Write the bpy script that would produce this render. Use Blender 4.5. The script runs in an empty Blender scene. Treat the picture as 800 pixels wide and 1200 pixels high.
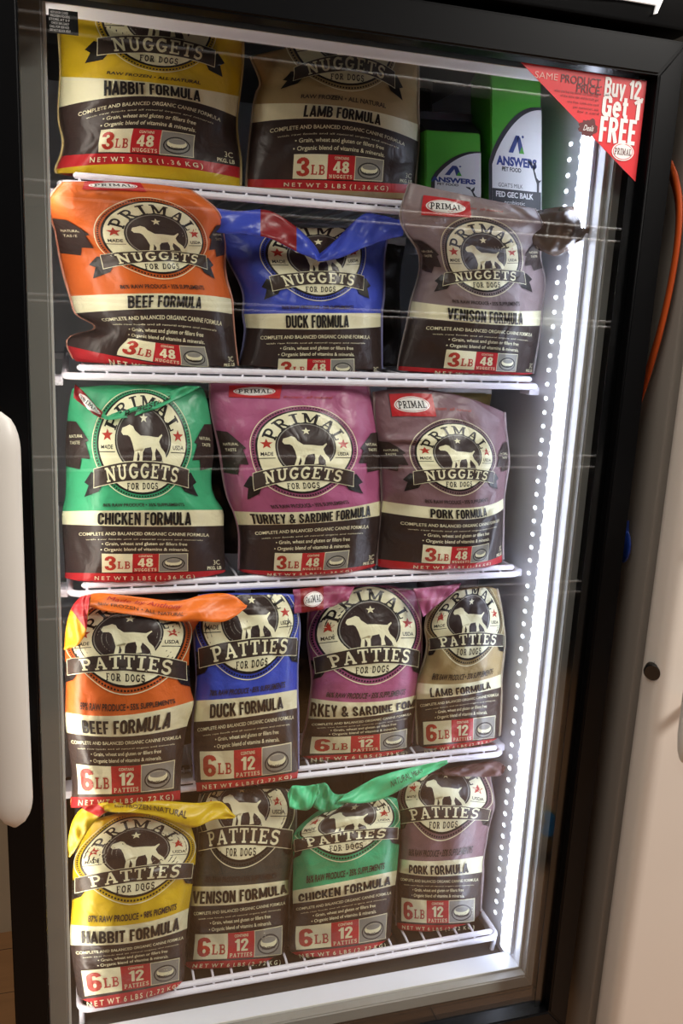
import bpy, bmesh, math, random
import numpy as np
from mathutils import Matrix, Vector
from mathutils.geometry import tessellate_polygon
random.seed(7); RNG = np.random.RandomState(11)
S = bpy.context.scene; COL = S.collection

# ---------------------------------------------------------------- camera
FPX = 1030.43; YAW, PIT, ROLL = 0.3014, -0.2252, 0.0480
CAM = np.array([0.0104, -1.0523, 1.4802])
cy_, sy_, cp_, sp_, cr_, sr_ = math.cos(YAW), math.sin(YAW), math.cos(PIT), math.sin(PIT), math.cos(ROLL), math.sin(ROLL)
FW = np.array([sy_*cp_, cy_*cp_, sp_]); R0 = np.array([cy_, -sy_, 0.]); U0 = np.cross(R0, FW)
RT = cr_*R0 + sr_*U0; UP = -sr_*R0 + cr_*U0
cd = bpy.data.cameras.new('camera'); cam = bpy.data.objects.new('camera', cd); COL.objects.link(cam)
cam.matrix_world = Matrix(((RT[0], UP[0], -FW[0], CAM[0]), (RT[1], UP[1], -FW[1], CAM[1]), (RT[2], UP[2], -FW[2], CAM[2]), (0, 0, 0, 1)))
cd.sensor_fit = 'VERTICAL'; cd.sensor_height = 36; cd.sensor_width = 24; cd.lens = 36*FPX/1200; cd.clip_start = 0.02
S.camera = cam
# ---------------------------------------------------------------- world, exposure, shop lights
w = bpy.data.worlds.new('shop'); S.world = w; w.use_nodes = True
w.node_tree.nodes['Background'].inputs[0].default_value = (1.0, 0.97, 0.93, 1)
w.node_tree.nodes['Background'].inputs[1].default_value = 0.12
S.view_settings.view_transform = 'Standard'; S.view_settings.look = 'None'
S.view_settings.gamma = 1; S.view_settings.use_curve_mapping = False
S.view_settings.exposure = 0.0
LED_POWER = 13.0        # emission of the lit strip on the right
LED_LEFT = 11.0         # emission of the strip behind the left door post
ROOM_W = 28.0           # watts of each shop ceiling light
def area(name, loc, size, watts, rot=(0, 0, 0), col=(1, .95, .89)):
    l = bpy.data.lights.new(name, 'AREA'); l.shape = 'RECTANGLE'; l.size, l.size_y = size; l.energy = watts; l.color = col
    o = bpy.data.objects.new(name, l); COL.objects.link(o); o.location = loc; o.rotation_euler = rot
    return o
area('shop_ceiling_light', (-0.9, -1.5, 2.75), (0.3, 1.2), ROOM_W)
area('shop_ceiling_light', (1.9, -1.7, 2.75), (0.3, 1.2), ROOM_W*3.4)
area('shop_ceiling_light', (0.75, -0.45, 2.75), (1.2, 0.3), ROOM_W*.8)

def ray(x, y):
    x = np.asarray(x, float); y = np.asarray(y, float)
    return ((x-400)/FPX)[..., None]*RT + ((600-y)/FPX)[..., None]*UP + FW
def onY(x, y, Y):
    d = ray(x, y); k = (np.asarray(Y, float)-CAM[1])/d[..., 1]
    return CAM + d*k[..., None]
def onX(x, y, X):
    d = ray(x, y); return CAM + d*((X-CAM[0])/d[..., 0])[..., None]
def onZ(x, y, Z):
    d = ray(x, y); return CAM + d*((Z-CAM[2])/d[..., 2])[..., None]

# ---------------------------------------------------------------- materials
def lin(h):
    if not isinstance(h, str): return tuple(h)
    h = h.lstrip('#'); o = []
    for i in (0, 2, 4):
        c = int(h[i:i+2], 16)/255; o.append(c/12.92 if c <= .04045 else ((c+.055)/1.055)**2.4)
    return tuple(o)
MATS = {}
def mat(name, col, rough=.45, metal=0, spec=.5, bump=0, bscale=60, coat=0, var=0, vscale=8, emit=None, es=0):
    if name in MATS: return MATS[name]
    m = bpy.data.materials.new(name); m.use_nodes = True; nt = m.node_tree; b = nt.nodes['Principled BSDF']
    c = lin(col); b.inputs['Base Color'].default_value = (*c, 1); b.inputs['Roughness'].default_value = rough
    b.inputs['Metallic'].default_value = metal; b.inputs['Specular IOR Level'].default_value = spec
    b.inputs['Coat Weight'].default_value = coat; b.inputs['Coat Roughness'].default_value = .15
    tc = nt.nodes.new('ShaderNodeTexCoord')
    n = nt.nodes.new('ShaderNodeTexNoise'); n.inputs['Scale'].default_value = vscale; n.inputs['Detail'].default_value = 4
    nt.links.new(tc.outputs['Object'], n.inputs['Vector'])
    if var:
        mx = nt.nodes.new('ShaderNodeMix'); mx.data_type = 'RGBA'
        mx.inputs[6].default_value = tuple(max(0, k*(1-var)) for k in c)+(1,); mx.inputs[7].default_value = tuple(min(1, k*(1+var)) for k in c)+(1,)
        nt.links.new(n.outputs['Fac'], mx.inputs[0]); nt.links.new(mx.outputs[2], b.inputs['Base Color'])
    if bump:
        n2 = nt.nodes.new('ShaderNodeTexNoise'); n2.inputs['Scale'].default_value = bscale; n2.inputs['Detail'].default_value = 3
        n2.inputs['Distortion'].default_value = .6
        nt.links.new(tc.outputs['Object'], n2.inputs['Vector'])
        bp = nt.nodes.new('ShaderNodeBump'); bp.inputs['Strength'].default_value = bump; bp.inputs['Distance'].default_value = .01
        nt.links.new(n2.outputs['Fac'], bp.inputs['Height']); nt.links.new(bp.outputs['Normal'], b.inputs['Normal'])
        if coat: nt.links.new(bp.outputs['Normal'], b.inputs['Coat Normal'])
    if emit is not None:
        b.inputs['Emission Color'].default_value = (*lin(emit), 1); b.inputs['Emission Strength'].default_value = es
    MATS[name] = m; return m
def film(name, col, rough=.36): return mat('film_'+name, col, rough, spec=.45, bump=.34, bscale=32)
DARK = film('brown', '#392d2a'); CREAM = film('cream', '#e9e6c2'); RED = film('red', '#bb262c'); INK = film('ink', '#211d1c')
RUST = film('rust', '#b23a2c'); GREYP = film('picture_grey', '#8d8b83'); WHITE = film('white', '#eeeeea'); BANNER = film('banner', '#40352f')
PALE = film('pale_seam', '#cfc9c6', .3); INNER = film('inner_liner', '#2c2622')
BLACK = mat('black_frame', '#050506', .36, spec=.12)
BLACKM = mat('black_panel', '#070707', .35, spec=.35)
LINER = mat('white_liner', '#dcdfe6', .35, var=.03)
WIRE = mat('white_wire', '#eceaf4', .35, var=.03)
GASKET = mat('grey_gasket', '#8a8a84', .5, var=.12, vscale=14)
SEAM = mat('pale_edge', '#d8d8d2', .4)
GREYT = mat('dark_tray', '#3a3936', .55, var=.2)

# ---------------------------------------------------------------- object helpers
def link(name, me, m, parent=None):
    o = bpy.data.objects.new(name, me); COL.objects.link(o)
    for k in (m if isinstance(m, (list, tuple)) else [m]): me.materials.append(k)
    if parent is not None: o.parent = parent
    return o
def tag(o, label=None, cat=None, group=None, kind=None):
    if label: o['label'] = label
    if cat: o['category'] = cat
    if group: o['group'] = group
    if kind: o['kind'] = kind
    return o
def empty(name, loc, label=None, cat=None, group=None):
    o = bpy.data.objects.new(name, None); COL.objects.link(o); o.location = loc; o.empty_display_size = .05
    return tag(o, label, cat, group)
def raw(name, verts, faces, m, parent=None, idx=None, smooth=True, base=None):
    v = np.asarray(verts, float)
    if base is not None: v = v-np.asarray(base)
    me = bpy.data.meshes.new(name); me.from_pydata(v.tolist(), [], faces); 
    o = link(name, me, m, parent)
    if idx is not None: me.polygons.foreach_set('material_index', idx)
    if smooth: me.polygons.foreach_set('use_smooth', [True]*len(me.polygons))
    me.update(); return o
class BM:
    def __init__(s): s.b = bmesh.new()
    def box(s, lo, hi, bev=0, seg=2):
        c = [(a+b)/2 for a, b in zip(lo, hi)]; d = [max(1e-5, b-a) for a, b in zip(lo, hi)]
        g = bmesh.ops.create_cube(s.b, size=1, matrix=Matrix.Translation(c) @ Matrix.Diagonal((*d, 1)))
        if bev:
            es = {e for v in g['verts'] for e in v.link_edges}
            bmesh.ops.bevel(s.b, geom=list(es), offset=bev, segments=seg, profile=.5, affect='EDGES')
        return s
    def rod(s, pts, r, n=10, cap=True):
        pts = [Vector(p) for p in pts]; rings = []
        t0 = (pts[1]-pts[0]).normalized(); nrm = t0.orthogonal().normalized()
        for i, p in enumerate(pts):
            t = (pts[min(i+1, len(pts)-1)]-pts[max(i-1, 0)]).normalized()
            nrm = (nrm-t*nrm.dot(t)).normalized(); bn = t.cross(nrm)
            rr = r[i] if isinstance(r, (list, tuple)) else r
            rings.append([s.b.verts.new(p+rr*(math.cos(2*math.pi*k/n)*nrm+math.sin(2*math.pi*k/n)*bn)) for k in range(n)])
        for a, b in zip(rings, rings[1:]):
            for k in range(n): s.b.faces.new((a[k], a[(k+1) % n], b[(k+1) % n], b[k]))
        if cap:
            s.b.faces.new(rings[0][::-1]); s.b.faces.new(rings[-1])
        return s
    def prism(s, pts, d):
        """closed polygon of 3D points pushed by vector d"""
        a = [s.b.verts.new(p) for p in pts]; b = [s.b.verts.new(Vector(p)+Vector(d)) for p in pts]
        s.b.faces.new(a); s.b.faces.new(b[::-1]); n = len(a)
        for k in range(n): s.b.faces.new((a[k], b[k], b[(k+1) % n], a[(k+1) % n]))
        return s
    def build(s, name, m, parent=None, smooth=True, base=None):
        bmesh.ops.recalc_face_normals(s.b, faces=s.b.faces)
        if base is None and parent is not None: base = tuple(parent_loc(parent))
        if base is not None: bmesh.ops.translate(s.b, verts=s.b.verts, vec=[-x for x in base])
        me = bpy.data.meshes.new(name); s.b.to_mesh(me); s.b.free()
        if smooth:
            me.polygons.foreach_set('use_smooth', [True]*len(me.polygons))
            try: me.set_sharp_from_angle(angle=math.radians(35))
            except Exception: pass
        return link(name, me, m, parent)
def parent_loc(p):
    l = Vector(p.location)
    while p.parent is not None: p = p.parent; l = l+Vector(p.location)
    return l

# ---------------------------------------------------------------- 2D lettering and shapes (all as triangles in print space)
def tess(poly, maxlen):
    b = bmesh.new()
    vs = [b.verts.new((x, y, 0)) for x, y in poly]
    tri = tessellate_polygon([[Vector((x, y, 0)) for x, y in poly]])
    for t in tri:
        try: b.faces.new([vs[i] for i in t])
        except ValueError: pass
    return _fine(b, maxlen)
def _fine(b, maxlen):
    for _ in range(7):
        es = [e for e in b.edges if (e.verts[0].co.xy-e.verts[1].co.xy).length > maxlen]
        if not es: break
        bmesh.ops.subdivide_edges(b, edges=es, cuts=1); bmesh.ops.triangulate(b, faces=b.faces)
    b.verts.index_update()
    p = np.array([tuple(v.co) for v in b.verts]); f = [tuple(v.index for v in q.verts) for q in b.faces]; b.free()
    return p, f
_tc = {}
def font(txt, bold=0.0, shear=0.0, space=1.0):
    key = (txt, bold, shear, space)
    if key not in _tc:
        c = bpy.data.curves.new('lettering', 'FONT'); c.body = txt; c.size = 1; c.offset = bold; c.shear = shear; c.space_character = space
        c.resolution_u = 3; c.fill_mode = 'FRONT'
        o = bpy.data.objects.new('lettering', c); COL.objects.link(o)
        dg = bpy.context.evaluated_depsgraph_get(); me = o.evaluated_get(dg).to_mesh()
        p = np.array([v.co[:2] for v in me.vertices]) if len(me.vertices) else np.zeros((0, 2)); f = [tuple(q.vertices) for q in me.polygons]
        o.evaluated_get(dg).to_mesh_clear(); bpy.data.objects.remove(o); bpy.data.curves.remove(c)
        _tc[key] = (p, f)
    return _tc[key]
def refine(p, f, maxlen):
    b = bmesh.new(); vs = [b.verts.new((q[0], q[1], q[2] if len(q) > 2 else 0)) for q in p]
    for t in f:
        try: b.faces.new([vs[i] for i in t])
        except ValueError: pass
    bmesh.ops.triangulate(b, faces=b.faces)
    return _fine(b, maxlen)
def ell(a0, a1, cx, cy, rx, ry, n=10):
    return [(cx+rx*math.cos(math.radians(a0+(a1-a0)*i/n)), cy+ry*math.sin(math.radians(a0+(a1-a0)*i/n))) for i in range(n+1)]
T1, T2 = .20, .12
def _sf(x0, x1, y): return ([(x0, y), (x1, y)], T2)
GL = {
 'I': (.52, [([(.26, 0), (.26, 1)], T1), _sf(0, .52, .06), _sf(0, .52, .94)]),
 'N': (.92, [([(.17, 0), (.17, 1)], .14), ([(.75, 0), (.75, 1)], .14), ([(.17, .95), (.75, .05)], T1), _sf(0, .34, .06), _sf(.0, .25, .94), _sf(.58, .92, .94)]),
 'U': (.9, [([(.2, 1), (.2, .35)]+ell(180, 360, .45, .33, .25, .26)+[(.7, 1)], .17), _sf(0, .38, .94), _sf(.54, .9, .94)]),
 'G': (.86, [(ell(48, 330, .44, .5, .34, .42, 16), T1), ([(.72, .12), (.72, .42)], .15), _sf(.48, .86, .42), ([(.72, .72), (.72, .95)], .08)]),
 'E': (.8, [([(.2, 0), (.2, 1)], T1), _sf(0, .74, .06), _sf(0, .74, .94), _sf(.2, .52, .5), ([(.72, .0), (.72, .26)], .09), ([(.72, .74), (.72, 1)], .09), ([(.52, .38), (.52, .62)], .08)]),
 'T': (.82, [([(.41, 0), (.41, 1)], T1), _sf(0, .82, .94), _sf(.2, .62, .06), ([(.05, .7), (.05, .98)], .09), ([(.77, .7), (.77, .98)], .09)]),
 'S': (.72, [(ell(35, 265, .36, .72, .25, .22, 10)[:-1]+ell(90, -145, .36, .28, .27, .23, 10), .17), ([(.62, .72), (.62, .96)], .08), ([(.08, .04), (.08, .28)], .08)]),
 'P': (.8, [([(.2, 0), (.2, 1)], T1), ([(.2, .93), (.45, .93)]+ell(90, -90, .45, .69, .23, .24)+[(.2, .45)], .15), _sf(0, .42, .06), _sf(0, .3, .94)]),
 'R': (.88, [([(.2, 0), (.2, 1)], T1), ([(.2, .93), (.45, .93)]+ell(90, -90, .45, .71, .22, .22)+[(.2, .49)], .15), ([(.42, .47), (.72, .04)], .18), _sf(0, .4, .06), _sf(.6, .9, .06), _sf(0, .3, .94)]),
 'A': (.96, [([(.14, .02), (.46, .98)], .12), ([(.46, .98), (.8, .02)], T1), _sf(.26, .66, .34), _sf(0, .32, .05), _sf(.6, .96, .05)]),
 'M': (1.12, [([(.18, 0), (.18, 1)], .14), ([(.94, 0), (.94, 1)], T1), ([(.2, .95), (.54, .15)], T1), ([(.54, .15), (.92, .95)], .12), _sf(0, .36, .06), _sf(.74, 1.12, .06), _sf(0, .24, .94), _sf(.9, 1.12, .94)]),
 'L': (.76, [([(.2, 0), (.2, 1)], T1), _sf(0, .72, .06), _sf(0, .42, .94), ([(.69, 0), (.69, .34)], .1)]),
 'F': (.76, [([(.2, 0), (.2, 1)], T1), _sf(0, .42, .06), _sf(0, .72, .94), _sf(.2, .52, .5), ([(.69, .7), (.69, 1)], .09)]),
 'O': (.86, [(ell(0, 360, .43, .5, .32, .42, 18), .19)]),
 'D': (.86, [([(.2, 0), (.2, 1)], T1), ([(.2, .94), (.4, .94)]+ell(90, -90, .4, .5, .34, .44, 10)+[(.2, .06)], .15), _sf(0, .3, .06), _sf(0, .3, .94)]),
 'B': (.84, [([(.2, 0), (.2, 1)], T1), ([(.2, .94), (.42, .94)]+ell(90, -90, .42, .73, .22, .21)+[(.2, .52)], .13), ([(.2, .5), (.44, .5)]+ell(90, -90, .44, .28, .25, .22)+[(.2, .06)], .14), _sf(0, .3, .06), _sf(0, .3, .94)]),
 ' ': (.4, []),
}
def strokes(pl, t):
    out = []; 
    for i in range(len(pl)-1):
        (x0, y0), (x1, y1) = pl[i], pl[i+1]; dx, dy = x1-x0, y1-y0; L = math.hypot(dx, dy)
        if L < 1e-6: continue
        dx /= L; dy /= L; e0 = t*.22 if i > 0 else 0; e1 = t*.22 if i < len(pl)-2 else 0
        x0 -= dx*e0; y0 -= dy*e0; x1 += dx*e1; y1 += dy*e1; nx, ny = -dy*t/2, dx*t/2
        out.append([(x0+nx, y0+ny), (x0-nx, y0-ny), (x1-nx, y1-ny), (x1+nx, y1+ny)])
    return out
def serif(txt, gap=.16):
    P = []; F = []; x = 0
    for ch in txt:
        wd, st = GL[ch]
        for pl, t in st:
            for q in strokes(pl, t):
                k = len(P); P += [(x+a, b, .11*((k//4) % 7)) for a, b in q]; F += [(k, k+1, k+2), (k, k+2, k+3)]
        x += wd+gap
    P = np.array(P)
    return P, F, x-gap
_O = ell(0, 180, .25, .75, .165, .17, 8)+ell(180, 360, .25, .25, .165, .17, 8)
GO = {
 'A': (.54, [([(.07, 0), (.27, .99)], .16), ([(.47, 0), (.27, .99)], .16), ([(.14, .22), (.40, .22)], .13)]),
 'B': (.5, [([(.085, 0), (.085, 1)], .17), ([(.08, .925), (.24, .925)]+ell(90, -90, .24, .74, .165, .185, 8)+[(.08, .555)], .15), ([(.08, .52), (.26, .52)]+ell(90, -90, .26, .2975, .165, .2225, 8)+[(.08, .075)], .15)]),
 'C': (.5, [([(.415, .62)]+_O[:9]+_O[9:]+[(.415, .38)], .17)]),
 'D': (.5, [([(.085, 0), (.085, 1)], .17), ([(.08, .925), (.2, .925)]+ell(90, 0, .2, .725, .215, .2)+ell(0, -90, .2, .275, .215, .2)+[(.08, .075)], .16)]),
 'E': (.42, [([(.085, 0), (.085, 1)], .17), ([(0, .93), (.4, .93)], .14), ([(0, .51), (.36, .51)], .13), ([(0, .07), (.4, .07)], .14)]),
 'F': (.40, [([(.085, 0), (.085, 1)], .17), ([(0, .93), (.39, .93)], .14), ([(0, .51), (.35, .51)], .13)]),
 'G': (.5, [([(.415, .64)]+_O+[(.415, .46)], .17), ([(.25, .46), (.5, .46)], .12), ([(.45, .0), (.45, .5)], .1)]),
 'H': (.5, [([(.085, 0), (.085, 1)], .17), ([(.415, 0), (.415, 1)], .17), ([(.08, .5), (.42, .5)], .15)]),
 'I': (.17, [([(.085, 0), (.085, 1)], .17)]),
 'K': (.52, [([(.085, 0), (.085, 1)], .17), ([(.14, .40), (.43, 1)], .16), ([(.22, .56), (.46, 0)], .17)]),
 'L': (.4, [([(.085, 0), (.085, 1)], .17), ([(0, .075), (.38, .075)], .15)]),
 'M': (.7, [([(.08, 0), (.08, 1)], .16), ([(.62, 0), (.62, 1)], .16), ([(.09, .98), (.35, .08)], .15), ([(.35, .08), (.61, .98)], .15)]),
 'N': (.52, [([(.08, 0), (.08, 1)], .16), ([(.44, 0), (.44, 1)], .16), ([(.09, .97), (.43, .03)], .16)]),
 'O': (.5, [(_O+_O[:1], .17)]), '0': (.5, [(_O+_O[:1], .17)]),
 'P': (.48, [([(.085, 0), (.085, 1)], .17), ([(.08, .925), (.24, .925)]+ell(90, -90, .24, .69, .16, .235, 8)+[(.08, .455)], .15)]),
 'R': (.52, [([(.085, 0), (.085, 1)], .17), ([(.08, .925), (.24, .925)]+ell(90, -90, .24, .71, .165, .215, 8)+[(.08, .495)], .15), ([(.27, .48), (.43, 0)], .17)]),
 'S': (.5, [([(.41, .68)]+ell(0, 240, .25, .745, .16, .175, 10)+ell(60, -180, .25, .255, .16, .175, 10)+[(.09, .32)], .16)]),
 'T': (.46, [([(.23, 0), (.23, 1)], .17), ([(0, .925), (.46, .925)], .15)]),
 'U': (.5, [([(.085, 1), (.085, .25)]+ell(180, 360, .25, .25, .165, .17, 8)+[(.415, 1)], .17)]),
 'V': (.52, [([(.07, 1), (.26, .02)], .16), ([(.45, 1), (.26, .02)], .16)]),
 'Y': (.52, [([(.07, 1), (.26, .46)], .16), ([(.45, 1), (.26, .46)], .16), ([(.26, .5), (.26, 0)], .17)]),
 '&': (.62, [([(.55, .02), (.16, .66)]+ell(180, 0, .27, .80, .13, .13, 8)+[(.38, .68), (.12, .40)]+ell(150, 300, .24, .24, .17, .17, 6)+[(.40, .16), (.54, .46)], .14)]),
 '1': (.32, [([(.22, 0), (.22, 1)], .18), ([(.0, .74), (.2, .92)], .13)]),
 '2': (.5, [([(.08, .66)]+ell(175, -30, .25, .74, .165, .18, 9)+[(.09, .12)], .16), ([(.02, .075), (.48, .075)], .15)]),
 '3': (.5, [([(.08, .7)]+ell(160, -80, .24, .745, .16, .18, 9)+ell(80, -165, .25, .265, .17, .19, 10)+[(.08, .3)], .16)]),
 '4': (.54, [([(.36, 0), (.36, 1)], .17), ([(.34, .97), (.06, .33)], .13), ([(.0, .28), (.54, .28)], .14)]),
 '6': (.5, [([(.40, .76)]+ell(10, 180, .25, .76, .155, .16, 8)+[(.09, .3)], .17), (ell(0, 360, .25, .29, .155, .21, 14), .16)]),
 '8': (.5, [(ell(0, 360, .25, .745, .15, .175, 14), .16), (ell(0, 360, .25, .275, .165, .195, 14), .17)]),
 ',': (.2, [([(.12, .12), (.06, -.14)], .14)]), '.': (.2, [([(.1, 0), (.1, .15)], .16)]),
 'u': (.46, [([(.08, .72), (.08, .2)]+ell(180, 330, .22, .2, .14, .13, 6)+[(.37, .2)], .16), ([(.38, 0), (.38, .72)], .16)]),
 'y': (.46, [([(.06, .72), (.25, .06)], .15), ([(.42, .72), (.2, -.18)], .15)]),
 'e': (.46, [([(.1, .39), (.38, .39)]+ell(0, 320, .235, .37, .15, .29, 14), .15)]),
 't': (.32, [([(.14, .95), (.14, .18), (.2, .07), (.31, .07)], .16), ([(0, .66), (.3, .66)], .13)]),
 ' ': (.2, []),
}
def gothic(txt, gap=.075):
    P = []; F = []; x = 0
    for ch in txt:
        wd, st = GO[ch]
        for pl, t in st:
            t *= 1.12
            for q in strokes(pl, t):
                k = len(P); P += [(x+a, b, .11*((k//4) % 7)) for a, b in q]; F += [(k, k+1, k+2), (k, k+2, k+3)]
        x += wd+gap
    return np.array(P), F
class Print:
    """flat print collected as triangles in (u,v); later laid onto a surface"""
    def __init__(s): s.P = []; s.F = []; s.M = []; s.L = []; s.n = 0; s.mats = []; s.ml = .04
    def add(s, p, f, m, lay):
        if not len(p): return
        if m not in s.mats: s.mats.append(m)
        p = np.asarray(p, float); s.L.append(np.full(len(p), lay, float)+(p[:, 2] if p.shape[1] > 2 else 0)); s.P.append(p[:, :2])
        s.F += [tuple(i+s.n for i in t) for t in f]; s.M += [s.mats.index(m)]*len(f); s.n += len(p)
    def poly(s, pts, m, lay): s.add(*tess(pts, s.ml), m, lay)
    def rect(s, x0, y0, x1, y1, m, lay): s.poly([(x0, y0), (x1, y0), (x1, y1), (x0, y1)], m, lay)
    def ring(s, cx, cy, r0, r1, m, lay, a0=0, a1=360, n=64):
        P = []; F = []
        for i in range(n+1):
            a = math.radians(a0+(a1-a0)*i/n)
            for k in range(3):
                r = r0+(r1-r0)*k/2; P.append((cx+r*math.cos(a), cy+r*math.sin(a)))
        for i in range(n):
            for k in range(2):
                j = i*3+k; F += [(j, j+1, j+4), (j, j+4, j+3)]
        s.add(P, F, m, lay)
    def disc(s, cx, cy, rx, ry, m, lay, n=40):
        P = [(cx, cy)]; F = []; K = max(2, int(rx/s.ml)+1)
        for k in range(1, K+1):
            for i in range(n):
                a = 2*math.pi*i/n; P.append((cx+rx*k/K*math.cos(a), cy+ry*k/K*math.sin(a)))
        for i in range(n): F.append((0, 1+i, 1+(i+1) % n))
        for k in range(K-1):
            for i in range(n):
                a = 1+k*n+i; b = 1+k*n+(i+1) % n; F += [(a, a+n, b+n), (a, b+n, b)]
        s.add(P, F, m, lay)
    def star(s, cx, cy, r, m, lay, rot=90):
        P = [(cx, cy)]+[(cx+(r if i % 2 == 0 else r*.42)*math.cos(math.radians(rot+36*i)), cy+(r if i % 2 == 0 else r*.42)*math.sin(math.radians(rot+36*i))) for i in range(10)]
        s.add(P, [(0, 1+i, 1+(i+1) % 10) for i in range(10)], m, lay)
    def _put(s, p, f, m, lay, cx, cy, h, wd, arc, H=1.0):
        p = np.concatenate([p, np.zeros((len(p), 3-p.shape[1]))], 1)
        x0, x1 = p[:, 0].min(), p[:, 0].max(); sc = h/H; sx = wd/(x1-x0) if wd else sc
        p[:, 0] = (p[:, 0]-(x0+x1)/2)*sx; p[:, 1] = (p[:, 1]-H/2)*sc
        p, f = refine(p, f, s.ml)
        if arc is None: p = p+np.array([cx, cy, 0])
        else:                                   # lettering on a circle of signed radius about (cx, cy)
            r = abs(arc); sg = 1 if arc > 0 else -1
            th = p[:, 0]/r; rr = r+p[:, 1]*sg
            p = np.stack([cx+rr*np.sin(th), cy+sg*rr*np.cos(th), p[:, 2]], 1)
        s.add(p, f, m, lay)
    def text(s, t, cx, cy, h, m, lay, wd=None, bold=.0, arc=None, shear=0, space=1):
        p, f = font(t, bold, shear, space); s._put(p, f, m, lay, cx, cy, h, wd, arc, .70)
    def gothic(s, t, cx, cy, h, m, lay, wd=None, arc=None, gap=.075):
        p, f = gothic(t, gap); s._put(p, f, m, lay, cx, cy, h, wd, arc)
    def serif(s, t, cx, cy, h, m, lay, wd=None, arc=None, gap=.16):
        p, f, W = serif(t, gap); s._put(p, f, m, lay, cx, cy, h, wd, arc)
    def lay_on(s, name, surf, parent, base, off=.0010, step=.00014, **kw):
        P = np.concatenate(s.P); L = np.concatenate(s.L)
        X = surf.at(P[:, 0], P[:, 1], off+step*L)
        return raw(name, X, s.F, s.mats, parent, s.M, base=base, **kw)

DOG = [(-.72, .24), (-.68, .36), (-.56, .40), (-.45, .45), (-.34, .40), (-.28, .28), (-.1, .13), (.15, .12), (.4, .09), (.5, .09), (.62, .19), (.64, .15), (.55, .02), (.52, -.05), (.58, -.22), (.72, -.38),
       (.80, -.62), (.66, -.66), (.62, -.5), (.52, -.36), (.42, -.25), (.38, -.4), (.42, -.6), (.28, -.62), (.29, -.4), (.24, -.22), (.04, -.26), (-.02, -.38), (-.04, -.76), (-.16, -.78), (-.12, -.5), (-.18, -.34),
       (-.22, -.7), (-.34, -.74), (-.29, -.38), (-.36, -.1), (-.43, .08), (-.5, .14), (-.66, .15)]
# ---------------------------------------------------------------- surfaces
def herm(vs, Y, q):
    """cubic Hermite through rows Y (k, ...) at parameters vs"""
    vs = np.asarray(vs, float); Y = np.asarray(Y, float); q = np.clip(q, vs[0], vs[-1])
    d = np.diff(vs); sl = np.diff(Y, axis=0)/d[:, None]
    m = np.empty_like(Y); m[0] = sl[0]; m[-1] = sl[-1]
    for i in range(1, len(vs)-1): m[i] = (sl[i-1]*d[i]+sl[i]*d[i-1])/(d[i-1]+d[i])
    i = np.clip(np.searchsorted(vs, q, side='right')-1, 0, len(vs)-2); h = d[i]; t = (q-vs[i])/h; t = t[:, None]; h = h[:, None]
    return (2*t**3-3*t**2+1)*Y[i]+(t**3-2*t**2+t)*h*m[i]+(-2*t**3+3*t**2)*Y[i+1]+(t**3-t**2)*h*m[i+1]
class Base:
    def at(s, u, v, off=0.):
        u = np.clip(np.asarray(u, float), .002, .998); v = np.clip(np.asarray(v, float), s.v0, s.v1)
        P = s.pos(u, v); e = 2e-3
        ua, ub = np.clip(u-e, 0, 1), np.clip(u+e, 0, 1); va, vb = np.clip(v-e, s.v0, s.v1), np.clip(v+e, s.v0, s.v1)
        n = np.cross(s.pos(ub, v)-s.pos(ua, v), s.pos(u, vb)-s.pos(u, va))
        n /= np.maximum(np.linalg.norm(n, axis=1, keepdims=True), 1e-12)
        n = np.where(n[:, 1:2] > 0, -n, n)
        return P+n*np.broadcast_to(np.asarray(off, float), u.shape)[:, None]
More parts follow.
